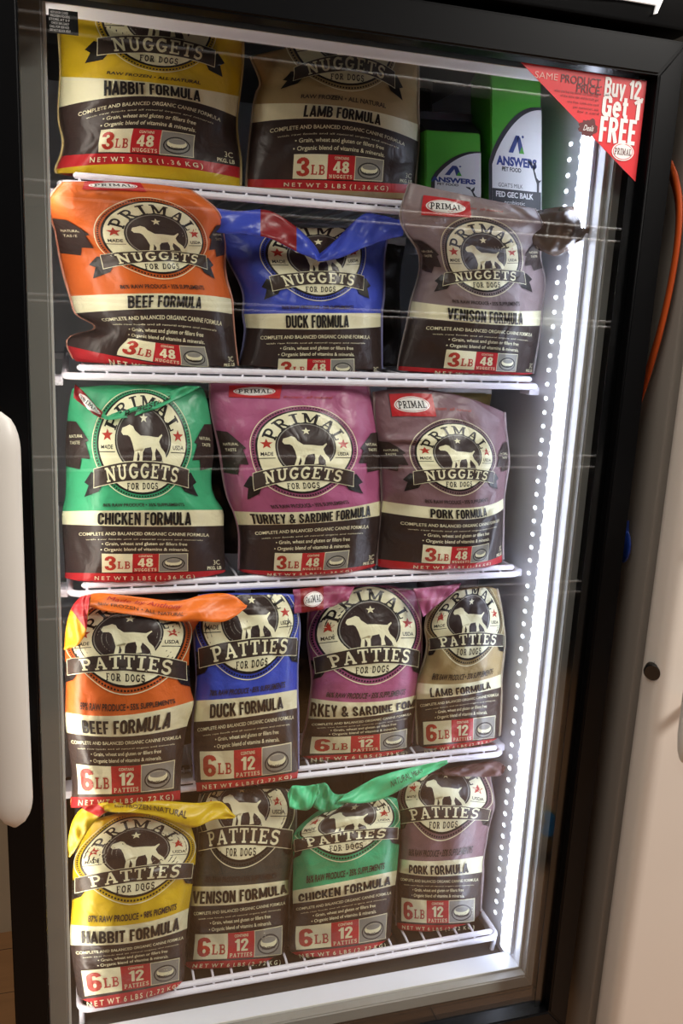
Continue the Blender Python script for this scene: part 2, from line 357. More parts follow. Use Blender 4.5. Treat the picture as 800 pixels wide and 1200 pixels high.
class Pouch(Base):
    """front of a filled pouch: rows are (v, (x,y) left, middle, right) sight lines that meet the front at its own depth"""
    def __init__(s, rows, yb, T, seed, amp=1.0, lean=0.):
        s.vs = [r[0] for r in rows]; s.g = np.array([[c for p in r[1:] for c in p] for r in rows], float)
        s.v0, s.v1 = s.vs[0], s.vs[-1]; s.T = T; R = np.random.RandomState(seed)
        s.ye = yb+T*.62; s.lean = lean; s.amp = amp
        s.wv = [(R.uniform(0, 6.28), R.uniform(14, 34), R.uniform(0, 6.28)) for _ in range(7)]
        s.cr = [(R.choice([R.uniform(0, .3), R.uniform(.7, 1)]), R.uniform(s.v0+.1, s.v1), R.uniform(-.9, .9)+(1.57 if R.rand() < .35 else 0), R.uniform(.07, .22), R.uniform(-.006, .006)) for _ in range(12)]
    def thick(s, u, v):
        a = np.abs(2*u-1); side = np.clip(1-a**2.6, 0, 1)**.62
        k = (v-s.v0)/(s.v1-s.v0)
        up = .62+.38*np.sin(np.clip(k/.42, 0, 1)*math.pi/2)
        top = np.where(k > .42, 1-.78*np.clip((k-.42)/.58, 0, 1)**1.7, 1)
        t = s.T*side*up*top
        wr = 0
        for a_, f, ph in s.wv: wr = wr+np.sin((u*math.cos(a_)+v*math.sin(a_))*f+ph)
        wr = wr*.0005*s.amp
        for (cu, cv, an, L, A) in s.cr:
            du, dv = u-cu, v-cv; x = du*math.cos(an)+dv*math.sin(an); y = -du*math.sin(an)+dv*math.cos(an)
            wr = wr+A*s.amp*.52*np.exp(-(x/L)**2)*np.exp(-(y/(.034 if s.v1 < 1.5 else .05))**2)
        return t+wr*np.clip(side*1.6, 0, 1)
    def pix(s, u, v):
        g = herm(s.vs, s.g, v); u = u[:, None]
        return g[:, 0:2]*(2*(u-.5)*(u-1))+g[:, 2:4]*(-4*u*(u-1))+g[:, 4:6]*(2*u*(u-.5))
    def edge(s, v):
        k = np.clip((v-s.v0)/(s.v1-s.v0), 0, 1); k = np.clip((k-.45)/.5, 0, 1); return s.ye+s.lean*k*k*(3-2*k)
    def pos(s, u, v):
        p = s.pix(u, v); return onY(p[:, 0], p[:, 1], s.edge(v)-s.thick(u, v))
    def back(s, u, v):
        p = s.pix(u, v); q = onY(p[:, 0], p[:, 1], s.edge(v)); q[:, 1] += np.maximum(s.thick(u, v), 0)*.9; return q
class Ribbon(Base):
    """strip of film between an upper and a lower line of sight points, at given depths"""
    def __init__(s, top, bot, yt, yb, bulge=.006, wave=.002, seed=1):
        s.v0, s.v1 = 0., 1.; s.tp, s.bt = np.array(top, float), np.array(bot, float)
        s.yt, s.yb = [np.interp(np.linspace(0, 1, 30), np.linspace(0, 1, len(np.atleast_1d(y))), np.atleast_1d(y)) for y in (yt, yb)]
        s.bu, s.wa, s.ph = bulge, wave, seed*1.7
    def pos(s, u, v):
        a = herm(np.linspace(0, 1, len(s.tp)), s.tp, u); b = herm(np.linspace(0, 1, len(s.bt)), s.bt, u); v_ = v[:, None]
        p = b*(1-v_)+a*v_; g = np.linspace(0, 1, 30)
        y = np.interp(u, g, s.yb)*(1-v)+np.interp(u, g, s.yt)*v-s.bu*4*v*(1-v)+s.wa*np.sin(u*11+v*4+s.ph)+s.wa*.6*np.sin(u*23-v*7+s.ph*2)
        return onY(p[:, 0], p[:, 1], y)
def ribbon_mesh(name, surf, m, parent, base, zones=None, nu=36, nv=9, th=.0007):
    """zones: list of (u_end, material)"""
    zones = zones or [(1., m)]; us = sorted(set(list(np.linspace(0, 1, nu))+[z[0] for z in zones])); nu = len(us); vs = np.linspace(0, 1, nv)
    U, V = np.meshgrid(us, vs); f = surf.at(U.ravel(), V.ravel(), 0); b = surf.at(U.ravel(), V.ravel(), -th); N = nu*nv
    F = []; I = []; ms = []
    for z in zones:
        if z[1] not in ms: ms.append(z[1])
    for j in range(nv-1):
        for i in range(nu-1):
            a = j*nu+i; q = (a, a+1, a+nu+1, a+nu); uc = (us[i]+us[i+1])/2
            k = ms.index(next(z[1] for z in zones if uc <= z[0]+1e-9)); F += [q, tuple(x+N for x in q[::-1])]; I += [k, k]
    ed = [i for i in range(nu)]+[j*nu+nu-1 for j in range(1, nv)]+[(nv-1)*nu+i for i in range(nu-2, -1, -1)]+[j*nu for j in range(nv-2, 0, -1)]
    for a, b_ in zip(ed, ed[1:]+ed[:1]): F.append((b_, a, a+N, b_+N)); I.append(0)
    return raw(name, np.concatenate([f, b]), F, ms, parent, I, base=base)

# ---------------------------------------------------------------- the room
ZS = [1.6000, 1.3932, 1.1333, 0.8580, 0.5650]; DECK = .0135
XL, XR, ZT, ZB, YL = -.0074, .6233, 1.7564, .5480, -.07
DL, DR, DT, DB, YD = -.067, .6635, 1.785, .500, -.145     # door outline, face of its frame
FL, FR, FT, FB = -.030, .633, 1.748, .533                  # opening of the door frame
def wood_mat():
    m = bpy.data.materials.new('wood_floor'); m.use_nodes = True; nt = m.node_tree; b = nt.nodes['Principled BSDF']
    tc = nt.nodes.new('ShaderNodeTexCoord'); mp = nt.nodes.new('ShaderNodeMapping'); mp.inputs['Scale'].default_value = (1, 1, 1)
    nt.links.new(tc.outputs['Object'], mp.inputs[0])
    br = nt.nodes.new('ShaderNodeTexBrick'); br.inputs['Scale'].default_value = 3; br.inputs['Mortar Size'].default_value = .004
    br.inputs['Brick Width'].default_value = 2.2; br.inputs['Row Height'].default_value = .42
    br.inputs['Color1'].default_value = (*lin('#c4946a'), 1); br.inputs['Color2'].default_value = (*lin('#b48253'), 1); br.inputs['Mortar'].default_value = (*lin('#5c4530'), 1)
    nt.links.new(mp.outputs[0], br.inputs[0])
    n = nt.nodes.new('ShaderNodeTexNoise'); n.inputs['Scale'].default_value = 5; n.inputs['Detail'].default_value = 8
    m2 = nt.nodes.new('ShaderNodeMapping'); m2.inputs['Scale'].default_value = (1, 9, 1); nt.links.new(tc.outputs['Object'], m2.inputs[0]); nt.links.new(m2.outputs[0], n.inputs[0])
    mx = nt.nodes.new('ShaderNodeMix'); mx.data_type = 'RGBA'; mx.blend_type = 'MULTIPLY'; mx.inputs[0].default_value = .5
    rp = nt.nodes.new('ShaderNodeValToRGB'); rp.color_ramp.elements[0].color = (.45, .4, .35, 1); rp.color_ramp.elements[1].color = (1.15, 1.1, 1.05, 1)
    nt.links.new(n.outputs['Fac'], rp.inputs[0]); nt.links.new(br.outputs[0], mx.inputs[6]); nt.links.new(rp.outputs[0], mx.inputs[7])
    nt.links.new(mx.outputs[2], b.inputs['Base Color']); b.inputs['Roughness'].default_value = .45
    return m
tag(BM().box((-3, -4.2, -.05), (4.2, .96, 0)).build('floor', wood_mat(), smooth=False), kind='structure')
tag(BM().box((-3, .9, 0), (4.2, .96, 3)).build('wall_back', mat('tan_wall', '#c2ab8c', .8, var=.05), smooth=False), kind='structure')

# ---------------------------------------------------------------- the freezer
fz = empty('display_freezer', (.298, .3, 0), 'tall black glass-door display freezer full of pet food bags', 'freezer')
def fpart(bm, name, m, **k): return bm.build(name, m, fz, **k)
b = BM(); t = .0365
b.box((DL, YL, .09), (XL-.0205, .70, 1.94)); b.box((XR+.006, YL, .09), (DR-.002, .70, 1.94))
b.box((XL-.0205, .66, .09), (XR+.006, .70, 1.94)); b.box((XL-.0205, YL, ZT+.0125), (XR+.006, -.0285, 1.94)); b.box((XL-.0205, -.0285, 1.8555), (XR+.006, .66, 1.94)); b.box((XL-.0205, YL, .09), (XR+.006, .66, ZB-.062))
fpart(b, 'cabinet', BLACKM, smooth=False)
b = BM()
b.box((XL-.020, YL+.001, ZB-.06), (XL-.015, .655, 1.855)); b.box((XL-.015, YL+.001, ZB-.06), (XL, YL+.008, ZT)); b.box((XR, YL+.001, ZB-.06), (XR+.005, .655, 1.855))
b.box((XL-.015, .65, ZB-.06), (XR, .655, 1.855)); b.box((XL, YL+.001, ZT), (XR, -.029, ZT+.012)); b.box((XL-.015, -.029, 1.848), (XR, .65, 1.855)); b.box((XL, YL+.001, ZB-.06), (XR, -.037, ZB)); b.box((XL-.015, -.037, ZB-.06), (XR, .65, ZB-.03))
lin_o = fpart(b, 'inner_liner', LINER, smooth=False)
fpart(BM().box((XL-.012, -.026, 1.836), (XR-.004, .64, 1.847), .003), 'fan_cover', mat('fan_cover', '#34302c', .5))
fpart(BM().box((XL-.013, -.035, ZB-.0295), (XR-.003, .64, ZB-.012), .003), 'floor_tray', GREYT)
b = BM()
for i in range(5): b.box((DL+.03, YL-.012, .16+.045*i), (DR-.03, YL+.002, .18+.045*i), .003)
fpart(b, 'lower_grille', BLACK)
for x in (DL+.04, DR-.08):
    for y in (0, .6): fpart(BM().box((x, y, 0), (x+.04, y+.04, .095), .004), 'foot', BLACKM)
# header with its white sign
fpart(BM().box((DL, -.15, 1.793), (DR+.003, YL, 1.96), .004), 'header', BLACK)
P = [onY(*q, -.151) for q in [(640, -6), (729, 0), (767.5, 6.5), (765, 17), (768, 16.5), (776, -2)]]
top = float(P[1][2])
hs = BM(); hs.prism([P[0]*[1, 1, 1]-[.3, 0, -.012], P[0], P[1], P[2], P[3], P[4], P[5], P[5]+[0, 0, .05], P[0]+[-.3, 0, .06]], (0, -.003, 0))
fpart(hs, 'header_sign', mat('sign_white', '#f4f3ee', .4, emit='#ffffff', es=.35), smooth=False)
# lit strip on the right of the opening; its reflections built as glowing dots
zl0, zl1 = .553, 1.735
strip = fpart(BM().box((XR-.006, -.052, zl0), (XR-.0005, -.026, zl1), .002), 'led_housing', LINER)
LEDM = mat('led_light', '#ffffff', .3, emit='#dfe8ff', es=LED_POWER)
REFL_GLOW = mat('led_reflection_glow', '#ffffff', .3, emit='#eef3ff', es=5)
fpart(BM().box((XR-.013, -.049, zl0+.004), (XR-.006, -.032, zl1-.003), .003, 3), 'led_diffuser', LEDM)
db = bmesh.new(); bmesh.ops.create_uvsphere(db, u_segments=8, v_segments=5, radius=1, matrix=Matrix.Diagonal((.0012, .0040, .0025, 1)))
dme = bpy.data.meshes.new('led_lamp'); db.to_mesh(dme); db.free(); dme.materials.append(REFL_GLOW)
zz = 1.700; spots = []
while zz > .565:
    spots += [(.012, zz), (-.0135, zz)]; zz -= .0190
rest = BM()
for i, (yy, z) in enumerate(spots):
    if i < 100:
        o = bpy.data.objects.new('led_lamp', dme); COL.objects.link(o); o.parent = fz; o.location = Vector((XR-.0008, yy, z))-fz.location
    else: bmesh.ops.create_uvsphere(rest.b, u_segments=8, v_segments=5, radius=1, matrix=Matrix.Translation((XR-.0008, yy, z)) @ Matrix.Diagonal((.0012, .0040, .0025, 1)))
tag(fpart(rest, 'led_reflections', REFL_GLOW), kind='stuff')
LED2 = mat('led_light_side', '#ffffff', .3, emit='#fff4e4', es=LED_LEFT)
fpart(BM().box((XL-.0148, -.056, zl0), (XL-.0095, -.040, zl1), .0015), 'led_strip', LED2)

# door: frame, seal, glass, handle
dr = fpart(BM().box((0, 0, 0), (.001, .001, .001)), 'door', BLACK) if False else None
def mitre(x0, x1, z0, z1, X0, X1, Z0, Z1, yf, yb, name, m, bev=.006):
    b = BM()
    o = [(X0, Z0), (X1, Z0), (X1, Z1), (X0, Z1)]; i = [(x0, z0), (x1, z0), (x1, z1), (x0, z1)]
    for k in range(4):
        a, c = o[k], o[(k+1) % 4]; d, e = i[(k+1) % 4], i[k]
        b.prism([(p[0], yf, p[1]) for p in (a, c, d, e)], (0, yb-yf, 0))
    bmesh.ops.bevel(b.b, geom=[e for e in b.b.edges if all(abs(v.co.y-yf) < 1e-6 for v in e.verts)], offset=bev, segments=3, affect='EDGES') if bev else None
    return fpart(b, name, m)
mitre(FL, FR, FB, FT, DL, DR, DB, DT, YD, -.122, 'door_frame', BLACK, .0022)
mitre(FL-.004, FR+.004, FB-.004, FT+.004, DL+.003, DR-.003, DB+.003, DT-.003, -.1218, -.088, 'door_core', mat('matte_black', '#060606', .8, spec=.1), 0)
fpart(BM().box((.617, -.1318, FB-.004), (FR+.004, -.1312, FT+.004)), 'glass_border', mat('border_black', '#050607', .2, spec=.5), smooth=False)
mitre(XL-.003, XR+.0035, ZB-.003, ZT+.003, FL-.008, FR+.010, FB-.012, FT+.014, -.086, -.0705, 'door_seal', GASKET, .002)
mitre(XL, XR, ZB, ZT, XL-.0025, XR+.003, ZB-.003, ZT+.003, -.0702, -.069, 'liner_edge', SEAM, 0)
gm = bpy.data.materials.new('door_glass'); gm.use_nodes = True; nt = gm.node_tree; nt.nodes.clear()
out = nt.nodes.new('ShaderNodeOutputMaterial'); tr = nt.nodes.new('ShaderNodeBsdfTransparent'); gl = nt.nodes.new('ShaderNodeBsdfGlossy'); mx = nt.nodes.new('ShaderNodeMixShader'); fr = nt.nodes.new('ShaderNodeFresnel')
tr.inputs[0].default_value = (.97, .975, .97, 1); gl.inputs['Roughness'].default_value = .004; fr.inputs[0].default_value = 1.55
ge = nt.nodes.new('ShaderNodeNewGeometry'); mr = nt.nodes.new('ShaderNodeMapRange')
mr.inputs[3].default_value = 1.48; mr.inputs[4].default_value = 1/1.48
nt.links.new(ge.outputs['Backfacing'], mr.inputs[0]); nt.links.new(mr.outputs[0], fr.inputs[0])
nt.links.new(fr.outputs[0], mx.inputs[0]); nt.links.new(tr.outputs[0], mx.inputs[1]); nt.links.new(gl.outputs[0], mx.inputs[2]); nt.links.new(mx.outputs[0], out.inputs[0])
fpart(BM().box((FL-.006, -.131, FB-.006), (FR+.006, -.127, FT+.006)), 'glass_pane', gm, smooth=False)
# handle: long rounded bar on two stand-offs
HX, HY = -.0535, -.215
b = BM(); n = 64; rings = []
for i in range(n+1):
    k = i/n; z = .964+(1.378-.964)*k; e = min(1, math.sqrt(max(0, 1-(1-min(k, 1-k)/.085)**2)) if min(k, 1-k) < .085 else 1); e = max(e, .12)
    yo = -.012*math.sin(math.pi*k); ring = []
    for j in range(20):
        a = 2*math.pi*j/20; c, s_ = math.cos(a), math.sin(a)
        ring.append(b.b.verts.new((HX+.0178*e*math.copysign(abs(c), c), HY+yo+.010*e*math.copysign(abs(s_), s_), z)))
    rings.append(ring)
for A, B in zip(rings, rings[1:]):
    for j in range(20): b.b.faces.new((A[j], A[(j+1) % 20], B[(j+1) % 20], B[j]))
b.b.faces.new(rings[0]); b.b.faces.new(rings[-1])
hd = fpart(b, 'door_handle', mat('handle_white', '#cbc7bf', .38, var=.03))
for z in (1.02, 1.32): BM().box((HX-.011, HY-.004, z-.014), (HX+.011, YD+.001, z+.014), .003).build('handle_mount', MATS['handle_white'], hd, base=parent_loc(hd))

# ---------------------------------------------------------------- wire shelves
ORD = ['topmost', 'second', 'third', 'fourth', 'lowest']
def shelf(z, y0, idx):
    base = (.3, .3+y0, z); s = empty('wire_shelf', base, {0: 'topmost white wire shelf under the yellow and tan bags', 1: 'white wire shelf under the orange, blue and grey nuggets bags', 2: 'white wire shelf under the green and pink nuggets bags', 3: 'white wire shelf under the orange and blue patties bags', 4: 'lowest white wire shelf near the freezer floor'}[idx], 'shelf', 'wire shelves in the freezer')
    r = .0042; x0, x1 = .002, (.611 if idx == 4 else .603); O = Vector((0, y0, 0)); b_ = tuple(Vector(base)-O)
    def corner(c, a0, a1, R): return [(c[0]+R*math.cos(math.radians(a0+(a1-a0)*i/6)), c[1]+R*math.sin(math.radians(a0+(a1-a0)*i/6)), z) for i in range(7)]
    pts = [(x0, .58, z)]+corner((x0+.014, .014), 180, 270, .014)+corner((x1-.014, .014), 270, 360, .014)+[(x1, .58, z)]
    BM().rod(pts, r).build('frame_rail', WIRE, s, base=b_)
    BM().rod([(x0+.014, .004, z+.0095), (x0+.016, .003, z+.0095), (x1-.012, .003, z+.0095), (x1-.010, .004, z+.0095)], [.002, r*.9, r*.9, .002]).build('top_rail', WIRE, s, base=b_)
    b = BM(); x = x0+.02
    while x < x1-.015:
        b.rod([(x, .0, z-.001), (x, .003, z+.0095), (x, .02, z+.0105), (x, .58, z+.0105)], .0017, 6); x += .0262
    b.rod([(x0, .30, z+.0065), (x1, .30, z+.0065)], .0026, 8); b.rod([(x0, .575, z+.0065), (x1, .575, z+.0065)], .0026, 8)
    b.build('deck_wires', WIRE, s, base=b_)
    if idx == 4:
        for xx in (x0+.003, x1-.003):
            for yy in (.006, .5): BM().rod([(xx, yy, z), (xx, yy, z-.010), (xx, yy+.004, ZB-.0115)], .0036).build('leg', WIRE, s, base=b_)
    else:
        for xx in (x0-.0055, x1+.0130):
            for yy in (.03, .5): BM().box((XL-.0145 if xx < .3 else x1+.0042, yy, z-.014), (xx+.0035 if xx < .3 else XR-.0005, yy+.03, z-.0028), .002).build('shelf_clip', WIRE, s, base=b_)
    return s
for i, z in enumerate(ZS): shelf(z, -.024 if i == 4 else 0, i)

# ---------------------------------------------------------------- the white cabinet on the right
nb = empty('white_freezer', (1.02, .2, 0), 'white upright freezer standing to the right of the black one', 'freezer')
NW = mat('cabinet_white', '#cfc5ba', .42, var=.03); NS = mat('cabinet_side_shaded', '#7b746b', .55, var=.05)  # side of the white body coloured darker for the shade in the gap
BM().box((.70, -.145, .06), (1.36, .62, 2.05), .004).build('cabinet', NS, nb)
nd = BM().box((.70, -.2005, .09), (1.36, -.150, 2.03), .0165, 5).build('door', NW, nb)
hq = onY(800, 860, -.245); hz = float(onY(800, 893, -.245)[2]); hx = float(hq[0])+.006
b = BM(); b.rod([(hx, -.244, hz), (hx, -.245, hz+.004), (hx, -.246, hz+.014), (hx, -.247, hz+.035), (hx, -.248, hz+.09), (hx, -.248, hz+.30), (hx, -.246, hz+.33), (hx, -.244, hz+.34)], [.002, .005, .009, .012, .0135, .0135, .010, .002], 16)
for z in (hz+.06, hz+.28): b.rod([(hx+.050, -.196, z), (hx+.012, -.245, z)], .007, 10)
b.build('door_handle', MATS['handle_white'], nd, base=parent_loc(nd))
kp = onX(766, 785, .7045); b = BM()
b.rod([kp+[.004, .004, 0], kp+[-.006, -.006, 0], kp+[-.0085, -.0085, 0]], [.0115, .0115, .0095], 20)
b.build('lock', mat('lock_black', '#141312', .2, spec=.8), nd, base=parent_loc(nd))
b = BM(); b.rod([kp+[-.004, -.004, .010], kp+[-.0035, -.005, .018], kp+[.001, -.009, .0185], kp+[.0025, -.0105, .012]], .0008, 6)
b.build('lock_ring', mat('steel', '#c8c8c6', .25, 1), nd, base=parent_loc(nd))
for x in (.73, 1.29):
    for y in (-.12, .55): BM().box((x, y, 0), (x+.04, y+.04, .065), .003).build('foot', BLACKM, nb)
# orange strap hanging in the gap and a blue pouch behind it
sp = [(783, 186), (790, 208), (796, 240), (794, 285), (785, 340), (772, 395), (757, 445), (742, 488)]
P = [onX(*q, .694-.001*i) for i, q in enumerate(sp)]
wd = [.006, .011, .009, .0085, .0085, .009, .010, .010]
Q = herm(np.linspace(0, 1, len(P)), np.array(P), np.linspace(0, 1, 40)); ww = np.interp(np.linspace(0, 1, 40), np.linspace(0, 1, len(wd)), wd)
V = []; F = []
for i in range(40):
    tdir = Q[min(i+1, 39)]-Q[max(i-1, 0)]; tdir /= np.linalg.norm(tdir); side = np.cross(tdir, [1, 0, 0]); side /= np.linalg.norm(side)
    for sx in (0, -.0016):
        for sd in (-1, 1): V.append(Q[i]+side*sd*ww[i]*.62+[sx, 0, 0])
for i in range(39):
    a = 4*i
    for k0, k1 in ((0, 1), (1, 3), (3, 2), (2, 0)): F.append((a+k0, a+k1, a+4+k1, a+4+k0))
F += [(0, 2, 3, 1), (156, 157, 159, 158)]
tag(raw('orange_strap', V, F, mat('orange_strap', '#d4581f', .5)), 'orange strap looped in the gap between the two freezers', 'strap')
bp = onX(731, 640, .690)
b = BM(); bmesh.ops.create_uvsphere(b.b, u_segments=20, v_segments=14, radius=1, matrix=Matrix.Translation(bp) @ Matrix.Diagonal((.004, .014, .022, 1)))
b.rod([bp+[0, 0, .018], bp+[0, 0, .034]], [.004, .0022], 8)
tag(b.build('blue_pouch', mat('blue_pouch', '#1f3f9a', .4, bump=.2)), 'small dark blue pouch hanging in the gap beside the black freezer', 'pouch')

# ---------------------------------------------------------------- corner sticker on the glass
YG = -.1322
def quadmap(y): return None
class Flat(Base):
    """flat face given by sight lines of its corners: lower left, lower right, upper left, upper right at depths"""
    def __init__(s, ll, lr, ul, ur, y, y2=None):
        s.v0, s.v1 = 0., 1.; y2 = y if y2 is None else y2
        s.c = [onY(*q, d) for q, d in ((ll, y), (lr, y2), (ul, y), (ur, y2))]
    def at(s, u, v, off=0.):
        u = np.asarray(u, float)[:, None]; v = np.asarray(v, float)[:, None]
        P = (s.c[0]*(1-u)+s.c[1]*u)*(1-v)+(s.c[2]*(1-u)+s.c[3]*u)*v
        n = np.cross(s.c[1]-s.c[0], s.c[2]-s.c[0]); n /= np.linalg.norm(n); n = n if n[1] < 0 else -n
        return P+n*np.broadcast_to(np.asarray(off, float), (len(P),))[:, None]
A, B, C_ = onY(610, 73, YG), onY(757.5, 95, YG), onY(744, 213, YG)
PRED = mat('sticker_red', '#e0252e', .35); PRW = mat('sticker_white', '#f6f4f2', .4); PRD = mat('sticker_dark', '#5c1216', .4)
st = empty('corner_sticker', tuple(B), 'red triangular offer sticker on the upper right corner of the glass', 'sticker')
BM().prism([A, B, C_], (0, -.0004, 0)).build('backing', PRED, st, smooth=False)
class Plane(Base):
    """u to the right in metres from A.x, v up in metres from B.z, on the glass"""
    v0, v1 = -9, 9
    def at(s, u, v, off=0.):
        u = np.asarray(u, float); v = np.asarray(v, float); return np.stack([A[0]+u, np.full(len(u), YG-.0004)-np.broadcast_to(off, (len(u),)), B[2]+v], 1)
W_ = float(B[0]-A[0]); Hh = float(B[2]-C_[2]); pl = Plane()
def inst(x, y):
    q = onY(x, y, YG); return q[0]-A[0], q[2]-B[2]
p = Print(); p.ml = 1
def st_text(t, x0, y0, x1, y1, px, m, bold=0., ser=False, **k):
    a, b = inst(x0, y0), inst(x1, y1); h = px*.00098*1.02
    cx, cy = (a[0]+b[0])/2, (a[1]+b[1])/2
    (p.serif if ser == 1 else p.gothic if ser == 2 else p.text)(t, cx, cy, h, m, 1, wd=b[0]-a[0], **({} if ser else {'bold': bold}), **k)
st_text('SAME', 626, 87.5, 653, 90.5, 6.5, mat('sticker_pale', '#eaa9a0', .4))
st_text('PRODUCT.', 657, 91, 705, 98.5, 8, PRD, .01); st_text('PRICE.', 675, 103, 704, 107, 8, PRD, .01)
for k, (x, y, x2, t) in enumerate([(649, 107, 701, 'when you buy any twelve raw frozen bags'), (656, 112.5, 701, 'of the same size and formula get'), (664, 119, 701, 'one free. Limit one card'), (671, 125, 701, 'per customer, ask'), (676, 130, 701, 'for a card')]):
    st_text(t, x, y, x2, y+4, 2.6, PRD)
st_text('Buy 12,', 708, 101, 754, 107.5, 19, PRW, 0, 2); st_text('Get 1', 705, 122, 749, 130, 22, PRW, 0, 2); st_text('FREE', 702, 151, 744, 156, 26, PRW, 0, 2)
cx, cy = inst(688, 150)
R = np.random.RandomState(3); pts = []
for i in range(26):
    a = 2*math.pi*i/26; r = (1+.22*R.uniform(-1, 1)); pts.append((cx+.0115*r*math.cos(a), cy+.0095*r*math.sin(a)))
p.poly(pts, PRD, .5); p.text('Deals', cx+.001, cy, .006, PRW, 1.5, wd=.013, shear=.4)
cx, cy = inst(729, 178); p.disc(cx, cy, .0142, .0095, PRW, 1); p.ring(0, 0, .0, .0, PRW, 1, n=1)
p.disc(cx, cy, .0128, .0084, PRED, 1.4); p.disc(cx, cy, .0120, .0077, PRW, 1.8); p.serif('PRIMAL', cx, cy, .0068, PRD, 2.4, wd=.0215)
p.lay_on('offer_text', pl, st, tuple(B), off=.0003, step=.0002, smooth=False)
# small notice inside the upper left corner of the glass
Cn = onY(57, 12, -.126); nt_ = empty('glass_notice', tuple(Cn), 'small black notice with white lines in the upper left corner of the glass', 'sticker')
q0, q1, q2, q3 = onY(57, 38, -.1262), onY(92, 42, -.1262), onY(91, 14, -.1262), onY(57, 10, -.1262)
BM().prism([q0, q1, q2, q3], (0, .0004, 0)).build('backing', BLACKM, nt_, smooth=False)
fl = Flat((57, 38), (92, 42), (57, 10), (91, 14), -.12645)
p = Print(); p.ml = 1
for k, t in enumerate(['KEEP DOOR CLOSED', 'FROZEN FOODS', 'STORE AT 0 F', 'CHECK SEAL DAILY', 'CALL FOR SERVICE', 'DO NOT BLOCK VENT']): p.text(t, .36+.03*(k % 2), .88-.15*k, .10, PRW, 1, wd=.6+.05*(k % 3))
p.lay_on('notice_text', fl, nt_, tuple(Cn), off=.0002, smooth=False)

# ---------------------------------------------------------------- the bags of dog food
def badge(p, cx, cy, r, word):
    p.ring(cx, cy, r*.978, r*.992, CREAM, .6, n=72)
    for k in range(110): p.ring(cx, cy, r*.928, r*.955, INK, .8, k*360/110, k*360/110+1.9, n=1)
    p.disc(cx, cy, r*.90, r*.90, INK, 1, 56); p.disc(cx, cy, r*.865, r*.865, CREAM, 2, 56)
    p.disc(cx, cy+.04*r, r*.56, r*.56, INK, 3, 44); p.disc(cx, cy+.04*r, r*.535, r*.535, GREYP, 3.6, 44); p.disc(cx, cy+.04*r, r*.515, r*.515, DARK, 4.2, 44)
    p.serif('PRIMAL', cx, cy, r*.24, INK, 3.4, wd=r*1.72, arc=r*.70, gap=.3)
    for sx in (-1, 1):
        p.star(cx+sx*.705*r, cy+.12*r, r*.115, RUST, 3)
        p.text('MADE' if sx < 0 else 'USDA', cx+sx*.705*r, cy-.09*r, r*.075, INK, 3, wd=r*.22, bold=.02)
        p.rect(cx+sx*.705*r-.15*r, cy-.185*r, cx+sx*.705*r+.15*r, cy-.17*r, INK, 3)
    p.star(cx, cy+.40*r, r*.085, CREAM, 5)
    p.poly([(cx+x*.60*r, cy+.035*r+y*.57*r) for x, y in DOG], CREAM, 5)
    # ribbon across, arched, with folded tails
    R = 3.4*r; hb = .155*r; by = cy-.49*r
    for sx in (-1, 1):
        p.poly([(cx+sx*.72*r, by-.12*r), (cx+sx*1.0*r, by-.02*r), (cx+sx*1.13*r, by-.20*r), (cx+sx*1.05*r, by-.25*r), (cx+sx*1.12*r, by-.46*r), (cx+sx*.86*r, by-.36*r)], INK, 1.6)
    def arc(a, hw):
        o = []
        for i in range(25):
            x = -hw+2*hw*i/24; o.append((cx+x, by+a-(R-math.sqrt(R*R-x*x))))
        return o
    p.poly(arc(-hb-.012*r, .95*r)+arc(hb+.012*r, .95*r)[::-1], CREAM, 6); p.poly(arc(-hb, .94*r)+arc(hb, .94*r)[::-1], BANNER, 7)
    p.serif(word, cx, by-R, r*.245, CREAM, 8.2, wd=r*1.46, arc=R, gap=.2)
    p.serif('FOR DOGS', cx, cy-.752*r, r*.115, INK, 4, wd=r*.62, gap=.24)
def weight(p, x0, x1, y0, y1, lb, n, word):
    w = x1-x0; h = y1-y0; a, b_ = x0+w*.355, x0+w*.66
    p.rect(x0, y0, x1, y1, CREAM, 1); p.rect(a, y0, b_, y1, RED, 2); p.rect(b_+w*.008, y0+h*.03, x1-w*.008, y1-h*.03, GREYP, 2)
    p.gothic(lb, x0+w*.10, y0+h*.5, h*.74, RUST, 3, wd=w*.135)
    p.serif('LB', x0+w*.255, y0+h*.40, h*.40, RUST, 3, wd=w*.145)
    p.gothic(n, (a+b_)/2, y0+h*.53, h*.46, CREAM, 3, wd=w*(.18 if n == '48' else .16))
    p.text('CONTAINS', (a+b_)/2, y0+h*.88, h*.10, CREAM, 3, wd=w*.16, bold=.02); (p.serif(word, (a+b_)/2, y0+h*.14, h*.16, CREAM, 3, wd=w*.26, gap=.2))
    cx, cy = (b_+x1)/2, y0+h*.5; rx, ry = w*.135, h*.36
    p.disc(cx, cy-.06*h, rx, ry, INK, 3, 24); p.disc(cx, cy-.06*h, rx*.9, ry*.86, GREYP, 3.5, 24)
    p.disc(cx, cy-.02*h, rx*.8, ry*.66, INK, 4, 24); p.disc(cx, cy+.02*h, rx*.74, ry*.55, CREAM, 4.5, 24); p.disc(cx, cy+.10*h, rx*.62, ry*.30, GREYP, 5, 24)
    p.text(word.title(), cx, cy-.16*h, h*.11, INK, 5.2, wd=rx*1.1, bold=.02)
